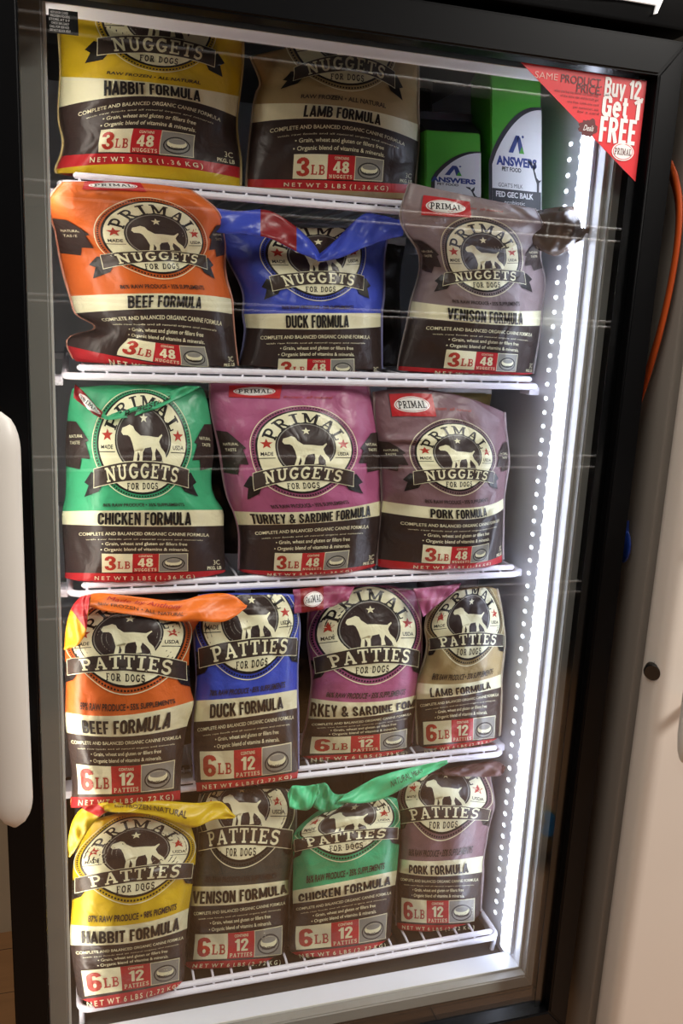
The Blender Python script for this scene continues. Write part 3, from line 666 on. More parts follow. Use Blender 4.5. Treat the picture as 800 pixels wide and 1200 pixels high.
def lines(p, cx, y, wd, h, arch):
    p.text('COMPLETE AND BALANCED ORGANIC CANINE FORMULA', cx, y-arch, h*1.0, CREAM, 1, wd=wd, arc=arch, bold=.012)
    p.text('with raw foods and all natural organs and minerals', cx, y-h*1.75-arch, h*.42, CREAM, 1, wd=wd*.9, arc=arch)
    p.text('\u2022 Grain, wheat and gluten or fillers free', cx, y-h*3.2-arch, h*.98, CREAM, 1, wd=wd*.66, arc=arch, bold=.012)
    p.text('\u2022 Organic blend of vitamins & minerals.', cx, y-h*5.0-arch, h*.98, CREAM, 1, wd=wd*.68, arc=arch, bold=.012)
def oval(p, cx, cy, rx, ry, lay=2):
    p.disc(cx, cy, rx, ry, WHITE, lay, 28); p.disc(cx, cy, rx*.93, ry*.9, RED, lay+.8, 28); p.disc(cx, cy, rx*.89, ry*.85, WHITE, lay+1.6, 28)
    p.serif('PRIMAL', cx, cy, ry*.9, INK, lay+2.4, wd=rx*1.55, gap=.12)
VN = dict(red=.055, c0=.336, c1=.43); VP = dict(red=.075, c0=.535, c1=.75)
def bag(kind, rows, yb, T, colr, formula, label, deck, seed, tag_u=None, group=None, pct='86% RAW PRODUCE \u2022 35% SUPPLEMENTS', flaps=(), seam=True, amp=1., arrow=True, fw=None, lean=0.):
    V = VN if kind == 'N' else VP
    if deck < 1.3:
        yb = float(np.clip(onZ(rows[0][2][0], rows[0][2][1]-.5, deck+.0006)[1], -.052, .03))
    sf = Pouch(rows, yb, T, seed, amp, lean)
    base = sf.pos(np.array([.5]), np.array([sf.v0]))[0]; base = np.array([base[0], sf.ye, deck+.0004])
    root = empty('dog_food_bag', tuple(base), label, 'pet food bag', group or ('smaller nuggets bags' if kind == 'N' else 'larger patties bags'))
    k = np.linspace(0, 1, 65); us = .5-.5*np.cos(math.pi*k); us = .55*us+.45*k
    vs = sorted(set([round(float(x), 5) for x in np.linspace(sf.v0, sf.v1, 104)]+[V['red'], V['c0'], V['c1'], max(0., sf.v0)]))
    vs = [x for x in vs if sf.v0 <= x <= sf.v1]; nu, nv = len(us), len(vs)
    U, Vv = np.meshgrid(us, vs); f = sf.pos(U.ravel(), Vv.ravel()); bk = sf.back(U.ravel(), Vv.ravel())
    lo = deck+.0006
    bk[:, 2] = np.maximum(bk[:, 2], lo)
    yl_ = -.007 if deck > .6 else -.031
    f[:, 2] = np.where(f[:, 1] > yl_, np.maximum(f[:, 2], lo), f[:, 2])
    F = []; I = []; N = nu*nv
    for j in range(nv-1):
        vm = (vs[j]+vs[j+1])/2; z = 0 if vm < 0 else 1 if vm < V['red'] else 2 if vm < V['c0'] else 3 if vm < V['c1'] else 0
        for i in range(nu-1):
            a = j*nu+i; F.append((a, a+1, a+nu+1, a+nu)); I.append(z); a += N; F.append((a+1, a, a+nu, a+nu+1)); I.append(z)
    for i in range(nu-1):
        F.append((i+1, i, i+N, i+1+N)); I.append(1); a = (nv-1)*nu+i; F.append((a, a+1, a+1+N, a+N)); I.append(0)
    for j in range(nv-1):
        a = j*nu; F.append((a, a+nu, a+nu+N, a+N)); I.append(0); a = j*nu+nu-1; F.append((a+nu, a, a+N, a+nu+N)); I.append(0)
    CL = film(colr[0], colr[1])
    body = raw('pouch', np.concatenate([f, bk]), F, [CL, RED, DARK, CREAM], root, I, base=base)
    # print: small writing on the pouch itself
    p = Print(); p.ml = .024 if kind == 'N' else .036
    if kind == 'N':
        p.text('N E T  W T  3  L B S  ( 1 . 3 6  K G )', .5, .0265, .024, CREAM, 1, wd=.62, bold=.015)
        lines(p, .5, .296, .80, .0185, 6); p.text(pct, .5, .468, .020, DARK, 1, wd=.52, bold=.025)
        p.text('PKG. LB', .93, .075, .02, CREAM, 1, wd=.085, bold=.03); p.text('3C', .945, .11, .03, CREAM, 1, wd=.04)
        p.text('raw frozen  all natural', .5, 1.245, .022, RUST, 1, wd=.40, shear=.4)
        if arrow:
            for s_ in (0, 1):
                q = [(0.005, .98), (.06, .97), (.145, .85), (.125, .84), (.155, .74), (.10, .745), (.09, .68), (.005, .70)]
                pa = Print(); pa.ml = .045; pa.poly([(x if s_ == 0 else 1-x, y) for x, y in q], DARK, .6)
                pa.text('NATURAL', .065 if s_ == 0 else .935, .88, .02, CREAM, 1.2, wd=.08); pa.text('TASTE', .06 if s_ == 0 else .94, .84, .02, CREAM, 1.2, wd=.06)
                pa.lay_on('side_ribbon', sf, root, base)
        bx = (.5, .84, .338)
    else:
        p.text('N E T  W T  6  L B S  ( 2 . 7 2  K G )', .5, .038, .038, CREAM, 1, wd=.86, bold=.015)
        lines(p, .5, .484, .92, .0275, 6); p.text(pct, .5, .797, .034, DARK, 1, wd=.74, bold=.025)
        bx = (.5, 1.36, .50)
    p.lay_on('small_print', sf, body, base)
    p = Print(); p.ml = .024 if kind == 'N' else .036
    badge(p, *bx, 'NUGGETS' if kind == 'N' else 'PATTIES'); e_ = p.lay_on('emblem', sf, root, base); tag(e_, 'round dog emblem with dark ribbon')
    p = Print(); p.ml = .024 if kind == 'N' else .036
    hh = V['c1']-V['c0']
    p.gothic(formula, .5, (V['c0']+V['c1'])/2-.01*hh, hh*(.78 if kind == 'N' else .70), INK, 1, wd=fw or ((.0385 if kind == 'N' else .059)*len(formula)))
    p.lay_on('name_lettering', sf, root, base)
    p = Print(); p.ml = .024 if kind == 'N' else .036
    if kind == 'N': weight(p, .235, .77, .063, .175, '3', '48', 'NUGGETS')
    else: weight(p, .06, .93, .10, .305, '6', '12', 'PATTIES')
    p.lay_on('weight_label', sf, root, base)
    if tag_u:
        p = Print(); p.ml = .04; u0, u1, v0, v1 = tag_u
        p.poly([(u0, v0), (u1, v0-.01), (u1+.02, v1), (u0, v1)], RED, 1); oval(p, (u0+u1)/2, (v0+v1)/2, (u1-u0)*.42, (v1-v0)*.36)
        p.lay_on('brand_label', sf, root, base)
    if seam:     # pale welded edge along both sides
        for side in (0, 1):
            vv = np.linspace(sf.v0+.02, sf.v1, 50); q = sf.pix(np.full(50, float(side)), vv); wv = 2.2+.5*np.sin(vv*9+seed)
            X0 = onY(q[:, 0], q[:, 1], sf.edge(vv)); X1 = onY(q[:, 0]+(-wv if side == 0 else wv), q[:, 1], sf.edge(vv)+.001)
            VV = np.concatenate([X0, X1, X0+[0, .0008, 0], X1+[0, .0008, 0]]); VV[:, 2] = np.maximum(VV[:, 2], lo); FF = []
            for i in range(49):
                for a, c in ((0, 50), (50, 150), (150, 100), (100, 0)): FF.append((a+i, a+i+1, c+i+1, c+i))
            raw('side_seam', VV, FF, film(colr[0]+'_edge', tuple(.55*a+.45*c for a, c in zip(lin(colr[1]), lin('#b9b4ae')))), root, base=base)
    for fl in flaps:
        rb = Ribbon(fl['top'], fl['bot'], fl['yt'], fl['yb'], fl.get('bulge', .0014), fl.get('wave', .0026), seed)
        m = fl.get('mat', CL); o = ribbon_mesh(fl.get('name', 'folded_top'), rb, m, root, base, fl.get('zones'))
        if fl.get('print'):
            p = Print(); p.ml = .08; fl['print'](p); p.lay_on('flap_print', rb, o, base)
            ch = [c for c in COL.objects if c.name.startswith('flap_print') and c.parent == o]
            for c in ch: pass
    return root
def rows(kind, *r):
    return [(a[0],)+tuple(a[1:]) for a in r]
OR, BL, TAUPE, GN, PK, MV, YE, TAN, OLV = ('orange', '#d4682c'), ('blue', '#3f50bd'), ('taupe', '#8f7f80'), ('green', '#42a877'), ('pink', '#a85a80'), ('mauve', '#84666c'), ('yellow', '#d2b222'), ('tan', '#ab966a'), ('slate', '#41433f')
D = [z+DECK for z in ZS]
YEL2 = film('warm_yellow', '#e8a01c'); DYEL = film('dull_yellow', '#b8920f'); GN2 = film('light_green', '#56cf95'); OR2 = film('bright_orange', '#f07a2c')
def ftext(t, x, y, h, wd, m, **k): return lambda p: p.text(t, x, y, h, m, 1, wd=wd, **k)

# topmost shelf
bag('N', rows('N', (-.07, (70, 207), (171, 209), (281, 221)), (0, (66, 198), (170, 193), (281, 209)), (.055, (72, 183), (168, 181), (281, 196)), (.336, (69, 126), (180, 113), (277, 137)), (.43, (71, 90), (180, 97), (280, 113)), (.51, (71, 74), (184, 84), (282, 95)), (.84, (70, 18), (188, 24), (283, 40)), (1.0, (74, -6), (190, -2), (280, 12))),
    .012, .045, YE, 'HABBIT FORMULA', 'yellow nuggets bag lettered HABBIT FORMULA on the topmost shelf', D[0], 1, pct='RAW FROZEN \u2022 ALL NATURAL', arrow=False)
bag('N', rows('N', (-.05, (290, 226), (394, 230), (486, 234)), (0, (290, 219), (396, 223), (486, 227)), (.055, (290, 210), (397, 212), (486, 217)), (.336, (295, 144), (402, 141), (490, 166)), (.43, (298, 122), (404, 125), (490, 146)), (.51, (301, 110), (406, 106), (489, 128)), (.66, (306, 96), (407, 78), (489, 104)), (.82, (294, 66), (407, 50), (489, 73))),
    .014, .042, TAN, 'LAMB FORMULA', 'tan nuggets bag lettered LAMB FORMULA on the topmost shelf', D[0], 2, pct='RAW FROZEN \u2022 ALL NATURAL', arrow=False)
# second shelf
bag('N', rows('N', (0, (92, 430), (191, 436), (278, 436)), (.055, (79, 405), (194, 427), (278, 429.5)), (.2, (112, 384), (195, 397), (275, 401)), (.336, (89, 367), (196, 362), (272, 368)), (.43, (83, 347), (197, 344), (270.5, 350)), (.51, (78, 330), (193, 326), (265, 331)), (.84, (66, 275), (186, 278), (262, 280)), (1.18, (60, 230), (172, 231), (247, 240)), (1.32, (74, 213), (158, 214), (222, 222))),
    .012, .05, OR, 'BEEF FORMULA', 'orange nuggets bag lettered BEEF FORMULA on the second shelf', D[1], 3, lean=-.078, tag_u=(.14, .52, 1.235, 1.315), amp=1.4)
bag('N', rows('N', (0, (280, 446), (372, 447), (447, 446)), (.055, (279, 441), (372, 441), (447, 441)), (.336, (288, 384), (373, 386), (446, 383)), (.43, (286, 368), (373, 367), (446, 367)), (.51, (287, 353), (375, 352), (448, 352)), (.84, (266, 300), (373, 303), (450, 298)), (1.1, (256, 262), (372, 268), (456, 262))),
    .026, .045, BL, 'DUCK FORMULA', 'blue nuggets bag lettered DUCK FORMULA on the second shelf', D[1], 4, arrow=False,
    flaps=[dict(top=[(241.5, 241), (276, 247.5), (312, 246), (342, 262), (366, 284), (376, 300)], bot=[(241.5, 270), (276, 275), (312, 278), (342, 292), (366, 303), (374, 305)], yt=[-.012, .004, .012], yb=[-.018, -.006, .0], zones=[(.36, film(*BL)), (.64, film('deep_red', '#8c2327')), (1., film(*BL))]),
           dict(top=[(372, 299), (392, 282), (424, 252), (446, 252), (473, 259)], bot=[(372, 306), (396, 303), (426, 290), (448, 282), (472.5, 276)], yt=[.012, .004, -.010], yb=[.0, -.006, -.016])])
knot = dict(name='twisted_end', top=[(610, 250), (628, 247), (650, 243), (668, 242), (682, 245), (691, 258)], bot=[(616, 284), (634, 294), (650, 300), (664, 294), (676, 288), (689, 281)], yt=[.005, -.03, -.035], yb=[-.005, -.038, -.04], bulge=.018, wave=.004, mat=film('twist', '#5f5046', .22))
bag('N', rows('N', (0, (466, 438), (566, 443), (623.5, 443)), (.055, (467, 429), (567, 435), (624, 437)), (.336, (479.5, 371), (573, 380), (632.5, 381.5)), (.43, (482.5, 353), (573, 363), (634, 364)), (.51, (486, 341), (571, 347), (637, 343)), (.84, (492, 299), (567, 300), (632, 300)), (1.18, (470, 250), (561, 253), (634, 262)), (1.36, (480, 214), (553, 230), (626, 244))),
    .010, .05, TAUPE, 'VENISON FORMULA', 'greyish brown nuggets bag lettered VENISON FORMULA with a twisted top on the second shelf', D[1], 5, lean=-.08, tag_u=(.12, .44, 1.17, 1.30), amp=1.3, flaps=[knot])
# third shelf
bag('N', rows('N', (0, (76, 680), (169, 682), (265, 677.5)), (.055, (76, 671), (169, 671.5), (264, 668)), (.336, (73, 614.5), (170, 617), (262, 616)), (.43, (73, 599), (170, 598), (261, 597.5)), (.51, (76, 584), (168, 584), (252, 583)), (.84, (77, 519), (168, 518), (250, 522)), (1.18, (83, 462), (166, 456), (241, 464)), (1.24, (85, 455), (165, 451), (238, 455))),
    .0, .05, GN, 'CHICKEN FORMULA', 'green nuggets bag lettered CHICKEN FORMULA on the third shelf', D[2], 6, seam=False,
    flaps=[dict(top=[(88, 450), (100, 461), (113, 476), (126, 488)], bot=[(86, 466), (98, 475), (110, 485), (124, 492)], yt=[.01, .004, -.006], yb=[-.004, -.014, -.016], zones=[(.86, film('deep_red', '#8c2327')), (1., film('green', '#42a877'))], print=lambda p: oval(p, .48, .42, .34, .36)),
           dict(top=[(122, 488), (150, 478), (186, 464), (216, 451)], bot=[(124, 492), (154, 488), (190, 476), (236, 453)], yt=[-.006, .002, .010], yb=[-.016, -.010, .004], print=ftext('R. Bestlnz', .52, .5, .5, .52, INK, shear=.4))])
bag('N', rows('N', (0, (281, 677.5), (364, 674), (439.5, 668)), (.055, (281, 667), (364, 669), (441, 660.5)), (.336, (279, 615), (369, 613), (446, 604)), (.43, (274, 599), (368, 599), (446, 587)), (.51, (269, 588), (359, 583), (446, 579)), (.84, (258, 527), (359, 527), (445, 527)), (1.18, (247, 474), (355.5, 475), (437, 477)), (1.36, (247, 449), (353, 449), (429, 449))),
    .002, .05, PK, 'TURKEY & SARDINE FORMULA', 'pink nuggets bag lettered TURKEY & SARDINE FORMULA on the third shelf', D[2], 7, tag_u=(.09, .36, 1.24, 1.34), fw=.82)
bag('N', rows('N', (0, (443, 667), (537, 667), (588, 659)), (.055, (443, 655), (538, 661), (588, 650)), (.336, (447, 600), (542, 609), (589.6, 596)), (.43, (448, 587), (541, 595.5), (589.6, 584)), (.51, (448, 574), (539, 580), (591, 571)), (.84, (445, 532), (538, 534), (595, 537)), (1.18, (440.5, 492), (527, 490), (591, 493)), (1.36, (439, 459), (516, 459), (590, 483))),
    .012, .042, MV, 'PORK FORMULA', 'mauve nuggets bag lettered PORK FORMULA on the third shelf', D[2], 8, tag_u=(.10, .40, 1.20, 1.335), amp=1.3)
# fourth shelf
bag('P', rows('P', (0, (82.5, 947), (148, 943), (211.5, 938)), (.075, (84, 934), (148, 932.5), (211.5, 926)), (.535, (78, 858.5), (147, 863), (219, 851)), (.75, (76.5, 834.5), (147, 838), (227, 821)), (.85, (77, 811), (147, 817), (224, 811)), (1.36, (77, 752), (148.5, 747), (224, 748)), (1.80, (90, 706), (158, 702), (240, 718))),
    -.035, .046, OR, 'BEEF FORMULA', 'orange patties bag lettered BEEF FORMULA with a folded top on the fourth shelf', D[3], 9, pct='89% RAW PRODUCE \u2022 55% SUPPLEMENTS', seam=False,
    flaps=[dict(top=[(103, 697), (120, 695), (165, 700), (208, 704), (240, 696.5), (270, 696.5), (289.5, 710)], bot=[(103, 711), (120, 715), (165, 722), (204, 728), (234, 728), (264, 728), (289, 712)], yt=[-.03, -.03, -.03], yb=[-.045, -.048, -.045], mat=OR2, print=lambda p: (p.text('Made by Anthony', .36, .72, .22, RED, 1, wd=.34, shear=.4), p.text('RAW FROZEN \u2022 ALL NATURAL', .34, .34, .18, DARK, 1, wd=.42))),
           dict(name='folded_corner', top=[(75, 761), (77, 738), (83, 714), (94, 700), (107, 697)], bot=[(75.5, 762), (92, 755), (101, 738), (103, 718), (106.5, 699)], yt=[-.03, -.03, -.04], yb=[-.05, -.055, -.045], zones=[(.5, YEL2), (1., RED)])])
bag('P', rows('P', (0, (229.5, 928), (290, 921), (349, 912)), (.075, (228.5, 917), (290, 913), (349, 904.4)), (.535, (227, 846), (290, 840), (347.7, 829.6)), (.75, (229, 821), (290, 816.6), (347.7, 808)), (.85, (230.6, 802), (293, 799), (347.7, 787)), (1.36, (229, 730), (294, 727), (349, 723)), (1.62, (234, 697), (294.5, 697), (344, 697))),
    -.020, .042, BL, 'DUCK FORMULA', 'blue patties bag lettered DUCK FORMULA on the fourth shelf', D[3], 10, pct='78% RAW PRODUCE \u2022 85% SUPPLEMENTS')
bag('P', rows('P', (0, (353, 896), (428, 889), (483, 884.5)), (.075, (353, 886), (428, 882.5), (482, 877)), (.535, (361, 842), (428, 840), (486, 829)), (.75, (364, 818), (428, 823), (488, 814.6)), (.85, (366, 804), (433, 805), (489.5, 798)), (1.36, (361, 745), (434, 738), (493, 738)), (1.80, (365, 694), (432, 687), (487, 693))),
    .012, .044, PK, 'RKEY & SARDINE FOM', 'pink patties bag lettered TURKEY & SARDINE FORMULA on the fourth shelf', D[3], 11, fw=.97,
    flaps=[dict(name='folded_corner', top=[(343, 691), (379, 687), (416, 686)], bot=[(345, 719), (379, 714), (408, 703)], yt=[-.004, .0], yb=[-.018, -.012], mat=film('deep_pink', '#9a4666'), zones=[(.12, film('deep_pink', '#9a4666')), (.5, film('deep_red', '#8c2327')), (1., film('deep_pink', '#9a4666'))], print=lambda p: oval(p, .32, .5, .16, .30)),
           dict(top=[(484, 690), (512, 687), (540, 684)], bot=[(496, 723), (512, 709), (537, 690)], yt=[.0, .006], yb=[-.012, -.002])])
bag('P', rows('P', (0, (489.5, 886), (541, 877), (584, 868)), (.075, (490, 876), (541, 870.5), (584, 865)), (.535, (488, 819.5), (541.5, 815), (587, 805)), (.75, (489.5, 800), (541.5, 801), (587, 790)), (.85, (497, 779), (546, 783), (588.6, 772)), (1.36, (499, 732), (550, 725), (588.6, 726)), (1.72, (508, 700), (553, 690), (581, 690))),
    .026, .036, TAN, 'LAMB FORMULA', 'tan patties bag lettered LAMB FORMULA at the right end of the fourth shelf', D[3], 12)
# lowest shelf
bag('P', rows('P', (0, (93, 1184), (160, 1173), (216, 1155)), (.075, (91.5, 1172), (160, 1161), (216, 1149)), (.535, (82.5, 1107.5), (157, 1104.5), (219, 1088)), (.75, (82.5, 1083.5), (157, 1083), (221, 1064)), (.85, (84, 1064), (158, 1062), (224, 1045)), (1.36, (87, 1008), (160, 998), (229, 992)), (1.82, (104, 966), (158, 956), (222, 962))),
    -.040, .046, YE, 'HABBIT FORMULA', 'yellow patties bag lettered HABBIT FORMULA with a folded top on the lowest shelf', D[4], 13, pct='87% RAW PRODUCE \u2022 98% PIGMENTS', seam=False,
    flaps=[dict(top=[(122, 941), (140, 938.5), (180, 937.5), (228, 941), (258, 939.5), (276, 957)], bot=[(122, 951), (140, 952), (180, 955), (222, 970), (250, 961), (275, 959)], yt=[-.045, -.04, -.035], yb=[-.058, -.052, -.045], print=ftext('RAW FROZEN NATURAL', .36, .5, .3, .42, DARK)),
           dict(name='folded_corner', top=[(81, 1004), (80, 985), (85, 962), (98, 946), (126, 940)], bot=[(82, 1005), (92, 990), (104, 972), (118, 956), (131, 948)], yt=[-.04, -.04, -.045], yb=[-.06, -.062, -.055], zones=[(.72, film(*YE)), (.9, RED), (1., film(*YE))])])
bag('P', rows('P', (0, (216, 1136), (279, 1134), (335, 1132)), (.075, (218, 1127), (281, 1125), (336, 1121)), (.535, (223.5, 1061.5), (281, 1059), (338, 1048)), (.75, (225.6, 1038.5), (281, 1037.5), (338, 1031)), (.85, (229, 1017), (281, 1020), (341, 1012.5)), (1.36, (233, 950), (283, 946), (345, 946)), (1.56, (236, 930), (283, 925), (341, 925))),
    -.002, .038, OLV, 'VENISON FORMULA', 'dark grey patties bag lettered VENISON FORMULA on the lowest shelf', D[4], 14, fw=.96)
bag('P', rows('P', (0, (343.5, 1124.7), (404, 1119), (458, 1110)), (.075, (340, 1116), (404, 1110), (458, 1101)), (.535, (343, 1059), (404, 1050), (463, 1037)), (.75, (343, 1043.7), (404, 1032.5), (465, 1020)), (.85, (343.5, 1018), (405, 1012), (466.7, 999)), (1.36, (349, 972), (406, 962), (468, 956)), (1.66, (378, 948), (420, 938), (465, 936))),
    -.026, .042, GN, 'CHICKEN FORMULA', 'green patties bag lettered CHICKEN FORMULA with winged folded top on the lowest shelf', D[4], 35, seam=False, amp=1.2,
    flaps=[dict(name='folded_corner', top=[(337, 930), (343, 921), (358, 921), (372, 919)], bot=[(339, 947), (350, 949), (363, 948), (374, 928)], yt=[-.03, -.034], yb=[-.042, -.04], mat=GN2),
           dict(name='folded_corner', top=[(371, 919), (382, 918), (392, 930), (410, 931)], bot=[(367, 946), (380, 952), (392, 949), (407, 941)], yt=[-.026, -.03], yb=[-.036, -.036]),
           dict(top=[(404, 931), (441, 911), (478.5, 900), (524, 891)], bot=[(394, 941), (440, 939), (486, 916), (525, 894.5)], yt=[-.03, -.035, -.03], yb=[-.04, -.046, -.036], mat=GN2, print=ftext('NATURAL MEAT', .62, .5, .34, .3, DARK))])
bag('P', rows('P', (0, (465, 1089), (512, 1092), (562, 1089)), (.075, (465, 1081), (512, 1084), (562, 1081)), (.535, (466.7, 1022), (512, 1027), (564.6, 1022)), (.75, (468, 1006.6), (512, 1009), (566, 1003)), (.85, (468, 984), (516, 988), (570, 979)), (1.36, (469, 930.6), (519, 928), (577, 934)), (1.58, (475, 909), (522, 907), (573, 909))),
    .0, .042, MV, 'PORK FORMULA', 'mauve patties bag lettered PORK FORMULA at the right end of the lowest shelf', D[4], 16,
    flaps=[dict(top=[(519, 902), (549, 896), (580, 892), (592, 898)], bot=[(519, 909), (549, 910), (584, 909.5), (592, 900)], yt=[.01, .004], yb=[-.004, -.006], mat=film('brown_mauve', '#6a4d4a'))])

# ---------------------------------------------------------------- two cartons on the topmost shelf
CG = mat('carton_green', '#49ab30', .4); CW = mat('carton_white', '#e3e5e6', .4); CB = mat('carton_blue', '#2b3f86', .4); CD = mat('carton_dark', '#2e3136', .4)
def carton(q, y, deep, label, big):
    """q: sight lines of the face: lower left, lower right, upper left, upper right"""
    fl = Flat(*q, y); ll, lr, ul, ur = fl.c
    z0 = D[0]+.0006; k = (z0-ll[2])/(ul[2]-ll[2]); ll = ll+(ul-ll)*k; k = (z0-lr[2])/(ur[2]-lr[2]); lr = lr+(ur-lr)*k
    base = (ll+lr)/2+[0, deep/2, 0]; root = empty('milk_carton', tuple(base), label, 'carton', 'cartons on the topmost shelf')
    v = [ll, lr, ur, ul]; v = v+[p+[0, deep, 0] for p in v]; h = float(np.linalg.norm(lr-ll))
    b = BM(); vs = [b.b.verts.new(p) for p in v]
    for f in ((0, 1, 2, 3), (5, 4, 7, 6), (4, 0, 3, 7), (1, 5, 6, 2), (4, 5, 1, 0), (3, 2, 6, 7)): b.b.faces.new([vs[i] for i in f])
    bmesh.ops.bevel(b.b, geom=list(b.b.edges), offset=.0015, segments=2, affect='EDGES')
    b.build('box', CG, root)
    m0, m1 = (ul+v[7])/2, (ur+v[6])/2; up = np.array([0, 0, h*.24])
    b = BM(); g = [b.b.verts.new(p) for p in (ul, ur, v[6], v[7], m0+up, m1+up, m0+up*1.5, m1+up*1.5)]
    for f in ((0, 1, 5, 4), (2, 3, 4, 5), (3, 0, 4), (1, 2, 5), (4, 5, 7, 6)): b.b.faces.new([g[i] for i in f])
    b.build('gable_top', CG if big else CD, root, smooth=False)
    p = Print(); p.ml = 1; asp = np.linalg.norm(ul-ll)/h
    cur = [(1.0, .02), (.0 if big else .14, .02), (.0 if big else .15, .34)] + [(.0+.15*(not big)+(1-.15*(not big))*(i/12), .34+(.44 if big else .40)*math.sin(math.pi/2*(i/12)**.8)) for i in range(1, 13)]
    p.poly([(x-.045 if x < .9 else x, y_+.02) for x, y_ in cur], CD, 1); p.poly([(min(x+.02, 1.), y_) for x, y_ in cur], CW, 2)
    cy = .44 if big else .42; cx = .50
    p.poly([(cx-.16, cy), (cx-.02, cy+.13), (cx+.06, cy+.13), (cx-.07, cy)], CB, 3); p.poly([(cx+.0, cy+.12), (cx+.07, cy+.12), (cx+.15, cy), (cx+.05, cy)], CB, 3); p.poly([(cx+.05, cy), (cx+.15, cy), (cx+.10, cy+.055)], CG, 4)
    p.disc(cx+.12, cy+.125, .022, .010, CB, 3, 10)
    p.text('ANSWERS', cx, cy-.065, .062, CB, 3, wd=.80, bold=.05); p.text('PET FOOD', cx-.1, cy-.125, .03, CD, 3, wd=.38, bold=.03)
    dog = [(.60, .27), (.72, .26), (.74, .22), (.84, .28), (.83, .22), (.80, .19), (.86, .13), (.92, .11), (1.0, .115), (.93, .09), (.92, .0), (.86, .0), (.86, .08), (.80, .13), (.76, .185), (.72, .22), (.62, .25)]
    if big:
        p.poly([(.3+x*.7, y_*.9+.155) for x, y_ in dog], CD, 3)
        p.text('GOAT\u2019S MILK', .38, .195, .03, CD, 3, wd=.48); p.rect(.02, .03, .985, .165, CD, 4); p.text('FED GEC BALK', .46, .125, .04, CW, 5, wd=.74, bold=.03); p.text('probiotic', .46, .068, .03, CW, 5, wd=.4)
    else: p.poly([(.3+x*.7, y_*.8+.07) for x, y_ in dog], CD, 3)
    f2 = Flat((0, 0), (1, 0), (0, 1), (1, 1), .02); f2.c = [ll, lr, ul, ur]
    p.lay_on('front_print', f2, root, base, off=.0004, step=.0002, smooth=False)
carton(((498, 240), (563, 247), (498, 152), (563, 156)), .030, .06, 'shorter green and white milk carton on the topmost shelf beside the tan bag', False)
carton(((575, 236), (634, 240), (575, 84), (634, 94)), .026, .06, 'taller green and white milk carton on the topmost shelf near the red sticker', True)

# ---------------------------------------------------------------- plain bags of the back row, seen in the gaps
def plain(x, i, y, w_, h_, T, m, label, seed):
    R = np.random.RandomState(seed); z0 = D[i]+.0006; base = np.array([x, y, z0])
    root = empty('dog_food_bag', tuple(base), label, 'pet food bag', 'plain bags of the back row')
    us, vs = np.linspace(0, 1, 25), np.linspace(0, 1, 30); U, Vv = [q.ravel() for q in np.meshgrid(us, vs)]
    side = np.clip(1-np.abs(2*U-1)**2.6, 0, 1)**.62; t_ = T*side*np.where(Vv < .45, .65+.35*np.sin(Vv/.45*1.57), 1-.9*((Vv-.45)/.55)**1.6)
    t_ = np.maximum(t_+side*.002*np.sin(U*17+Vv*9+seed)+side*.002*np.sin(Vv*21-U*8+seed), 0)
    X = x+(U-.5)*w_*(1-.06*np.sin(Vv*5+seed)); Z = z0+Vv*h_
    f = np.stack([X, y-t_, Z], 1); bk = np.stack([X, y+t_*.8+.0006, Z], 1); nu, nv = 25, 30; N = nu*nv; F = []
    for j in range(nv-1):
        for k in range(nu-1): a = j*nu+k; F += [(a, a+1, a+nu+1, a+nu), (a+1+N, a+N, a+nu+N, a+nu+1+N)]
    for k in range(nu-1): F += [(k+1, k, k+N, k+1+N), ((nv-1)*nu+k, (nv-1)*nu+k+1, (nv-1)*nu+k+1+N, (nv-1)*nu+k+N)]
    for j in range(nv-1): a = j*nu; F.append((a, a+nu, a+nu+N, a+N)); a += nu-1; F.append((a+nu, a, a+N, a+nu+N))
    raw('pouch', np.concatenate([f, bk]), F, m, root, base=base)
    BM().box((x-w_*.5, y-.0012, z0+h_-.001), (x+w_*.5, y+.0018, z0+h_+.010), .0005).build('top_seal', PALE, root)
PB = film('plain_brown', '#2f2724'); PT = film('plain_taupe', '#57494a'); PG = film('plain_gold', '#7d6a3c')
for a in [(.20, 1, .13, .17, .165, .04, PB, 'plain dark brown bag in the gap between the orange and blue nuggets bags'), (.375, 1, .14, .16, .165, .04, PB, 'plain dark brown bag in the gap between the blue and greyish nuggets bags'),
          (.19, 2, .13, .17, .21, .04, PB, 'plain dark brown bag in the gap between the green and pink nuggets bags'), (.40, 2, .13, .16, .21, .04, PB, 'plain dark brown bag in the gap between the pink and mauve nuggets bags'), (.545, 2, .12, .10, .225, .035, PG, 'plain gold bag behind the mauve nuggets bag'),
          (.15, 3, .12, .14, .22, .035, PB, 'plain dark brown bag behind the orange and blue patties bags'), (.32, 3, .12, .14, .225, .035, PB, 'plain dark brown bag behind the blue and pink patties bags'), (.545, 3, .11, .10, .225, .03, PT, 'plain taupe bag behind the tan patties bag'),
          (.15, 4, .09, .15, .24, .035, PB, 'plain dark brown bag behind the yellow patties bag'), (.34, 4, .09, .15, .24, .035, PB, 'plain dark brown bag behind the dark grey and green patties bags'), (.49, 4, .10, .13, .24, .035, PT, 'plain taupe bag behind the mauve patties bag'),
          (.10, 0, .12, .16, .20, .035, PB, 'plain dark brown bag behind the yellow nuggets bag'), (.41, 0, .14, .14, .16, .035, PB, 'plain dark brown bag behind the cartons')]:
    plain(*a, seed=int(a[0]*1000))

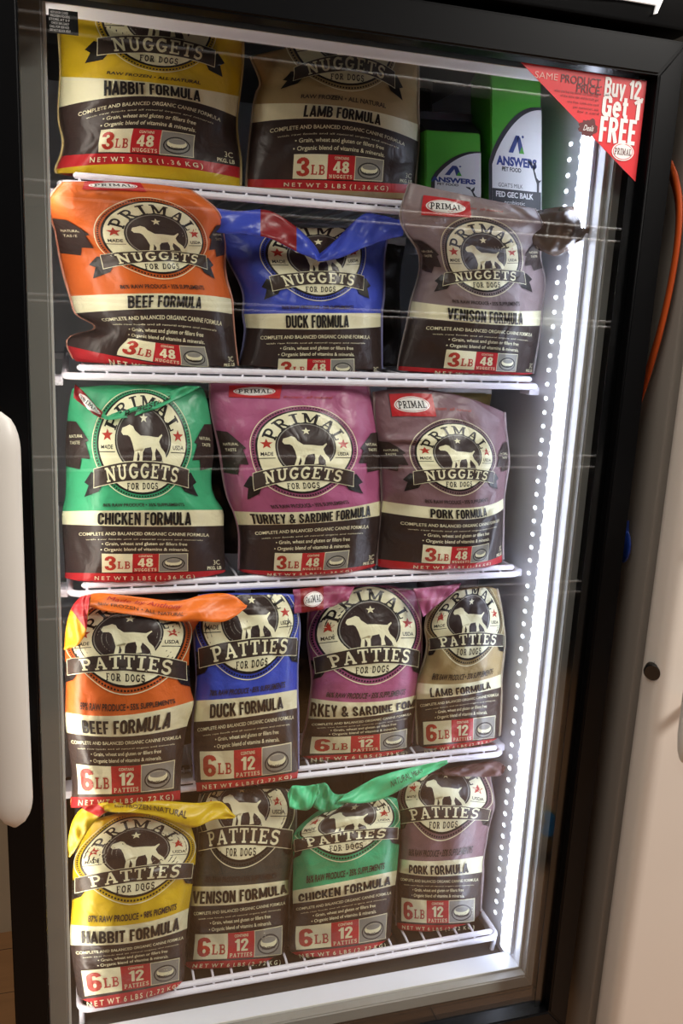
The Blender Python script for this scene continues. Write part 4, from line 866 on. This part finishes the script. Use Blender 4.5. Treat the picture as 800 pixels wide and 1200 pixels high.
# ---------------------------------------------------------------- the aisle opposite, seen in the glass
gd = empty('store_shelving', (.8, -2.4, 0), 'dark store shelving with white rails reflected in the glass', 'shelving')
BM().box((-1.4, -2.72, 0), (3.2, -2.66, 2.45), .004).build('back_panel', mat('panel_dark', '#1d1b19', .7), gd)
for z in (2.25, 1.78, 1.465, .92, .40):
    sh = BM().box((-1.4, -2.66, z-.03), (3.2, -2.24, z-.008), .003).build('shelf', MATS['panel_dark'], gd)
    for dz in (0, .045 if z != 1.465 else .02): BM().rod([(-1.4, -2.22, z+dz), (3.2, -2.22, z+dz)], .0045, 8).build('rail', mat('rail_white', '#ffffff', .4), sh, base=parent_loc(sh))
# crinkled treat bag lying on the floor of the aisle, seen only in the glass
h = onY(628, 972, -.1315); d = ray(628, 972)*np.array([1, -1, 1]); c = h+d*((.075-h[2])/d[2])
tb = empty('treat_bag', (float(c[0]), float(c[1]), 0), 'crinkled gold treat bag with a blue label reflected low in the glass', 'treat bag')
b = bmesh.new(); bmesh.ops.create_icosphere(b, subdivisions=4, radius=1); R = np.random.RandomState(5); ks = R.normal(0, 3.4, (7, 3)); ph = R.uniform(0, 6, 7)
for v in b.verts:
    q = np.array(v.co); r = 1+sum(.05*math.sin(float(k @ q)*1.4+p_) for k, p_ in zip(ks, ph))
    v.co = Vector((q[0]*.085*r, q[1]*.06*r, max(.001, .075+q[2]*.075*r)))
me = bpy.data.meshes.new('pouch'); b.to_mesh(me); b.free(); link('pouch', me, mat('gold_film', '#a8945a', .25, metal=.4, bump=.5, bscale=30), tb)
b = BM(); n0 = Vector(tuple((CAM*[1, -1, 1]+[0, -.26, 0])-c)).normalized()
lb_c = Vector((.035, 0, .085))+n0*.066; ax = n0.cross(Vector((0, 0, 1))).normalized(); ay = ax.cross(n0)
P = [lb_c+ax*(.026*math.cos(t_))*(1 if abs(math.sin(t_)) < .9 else .8)+ay*(.034*math.sin(t_)) for t_ in [i*math.pi/12 for i in range(24)]]
b.prism(P, n0*.0012); b.build('label', mat('label_blue', '#1f8fd6', .4), tb, base=(0, 0, 0))
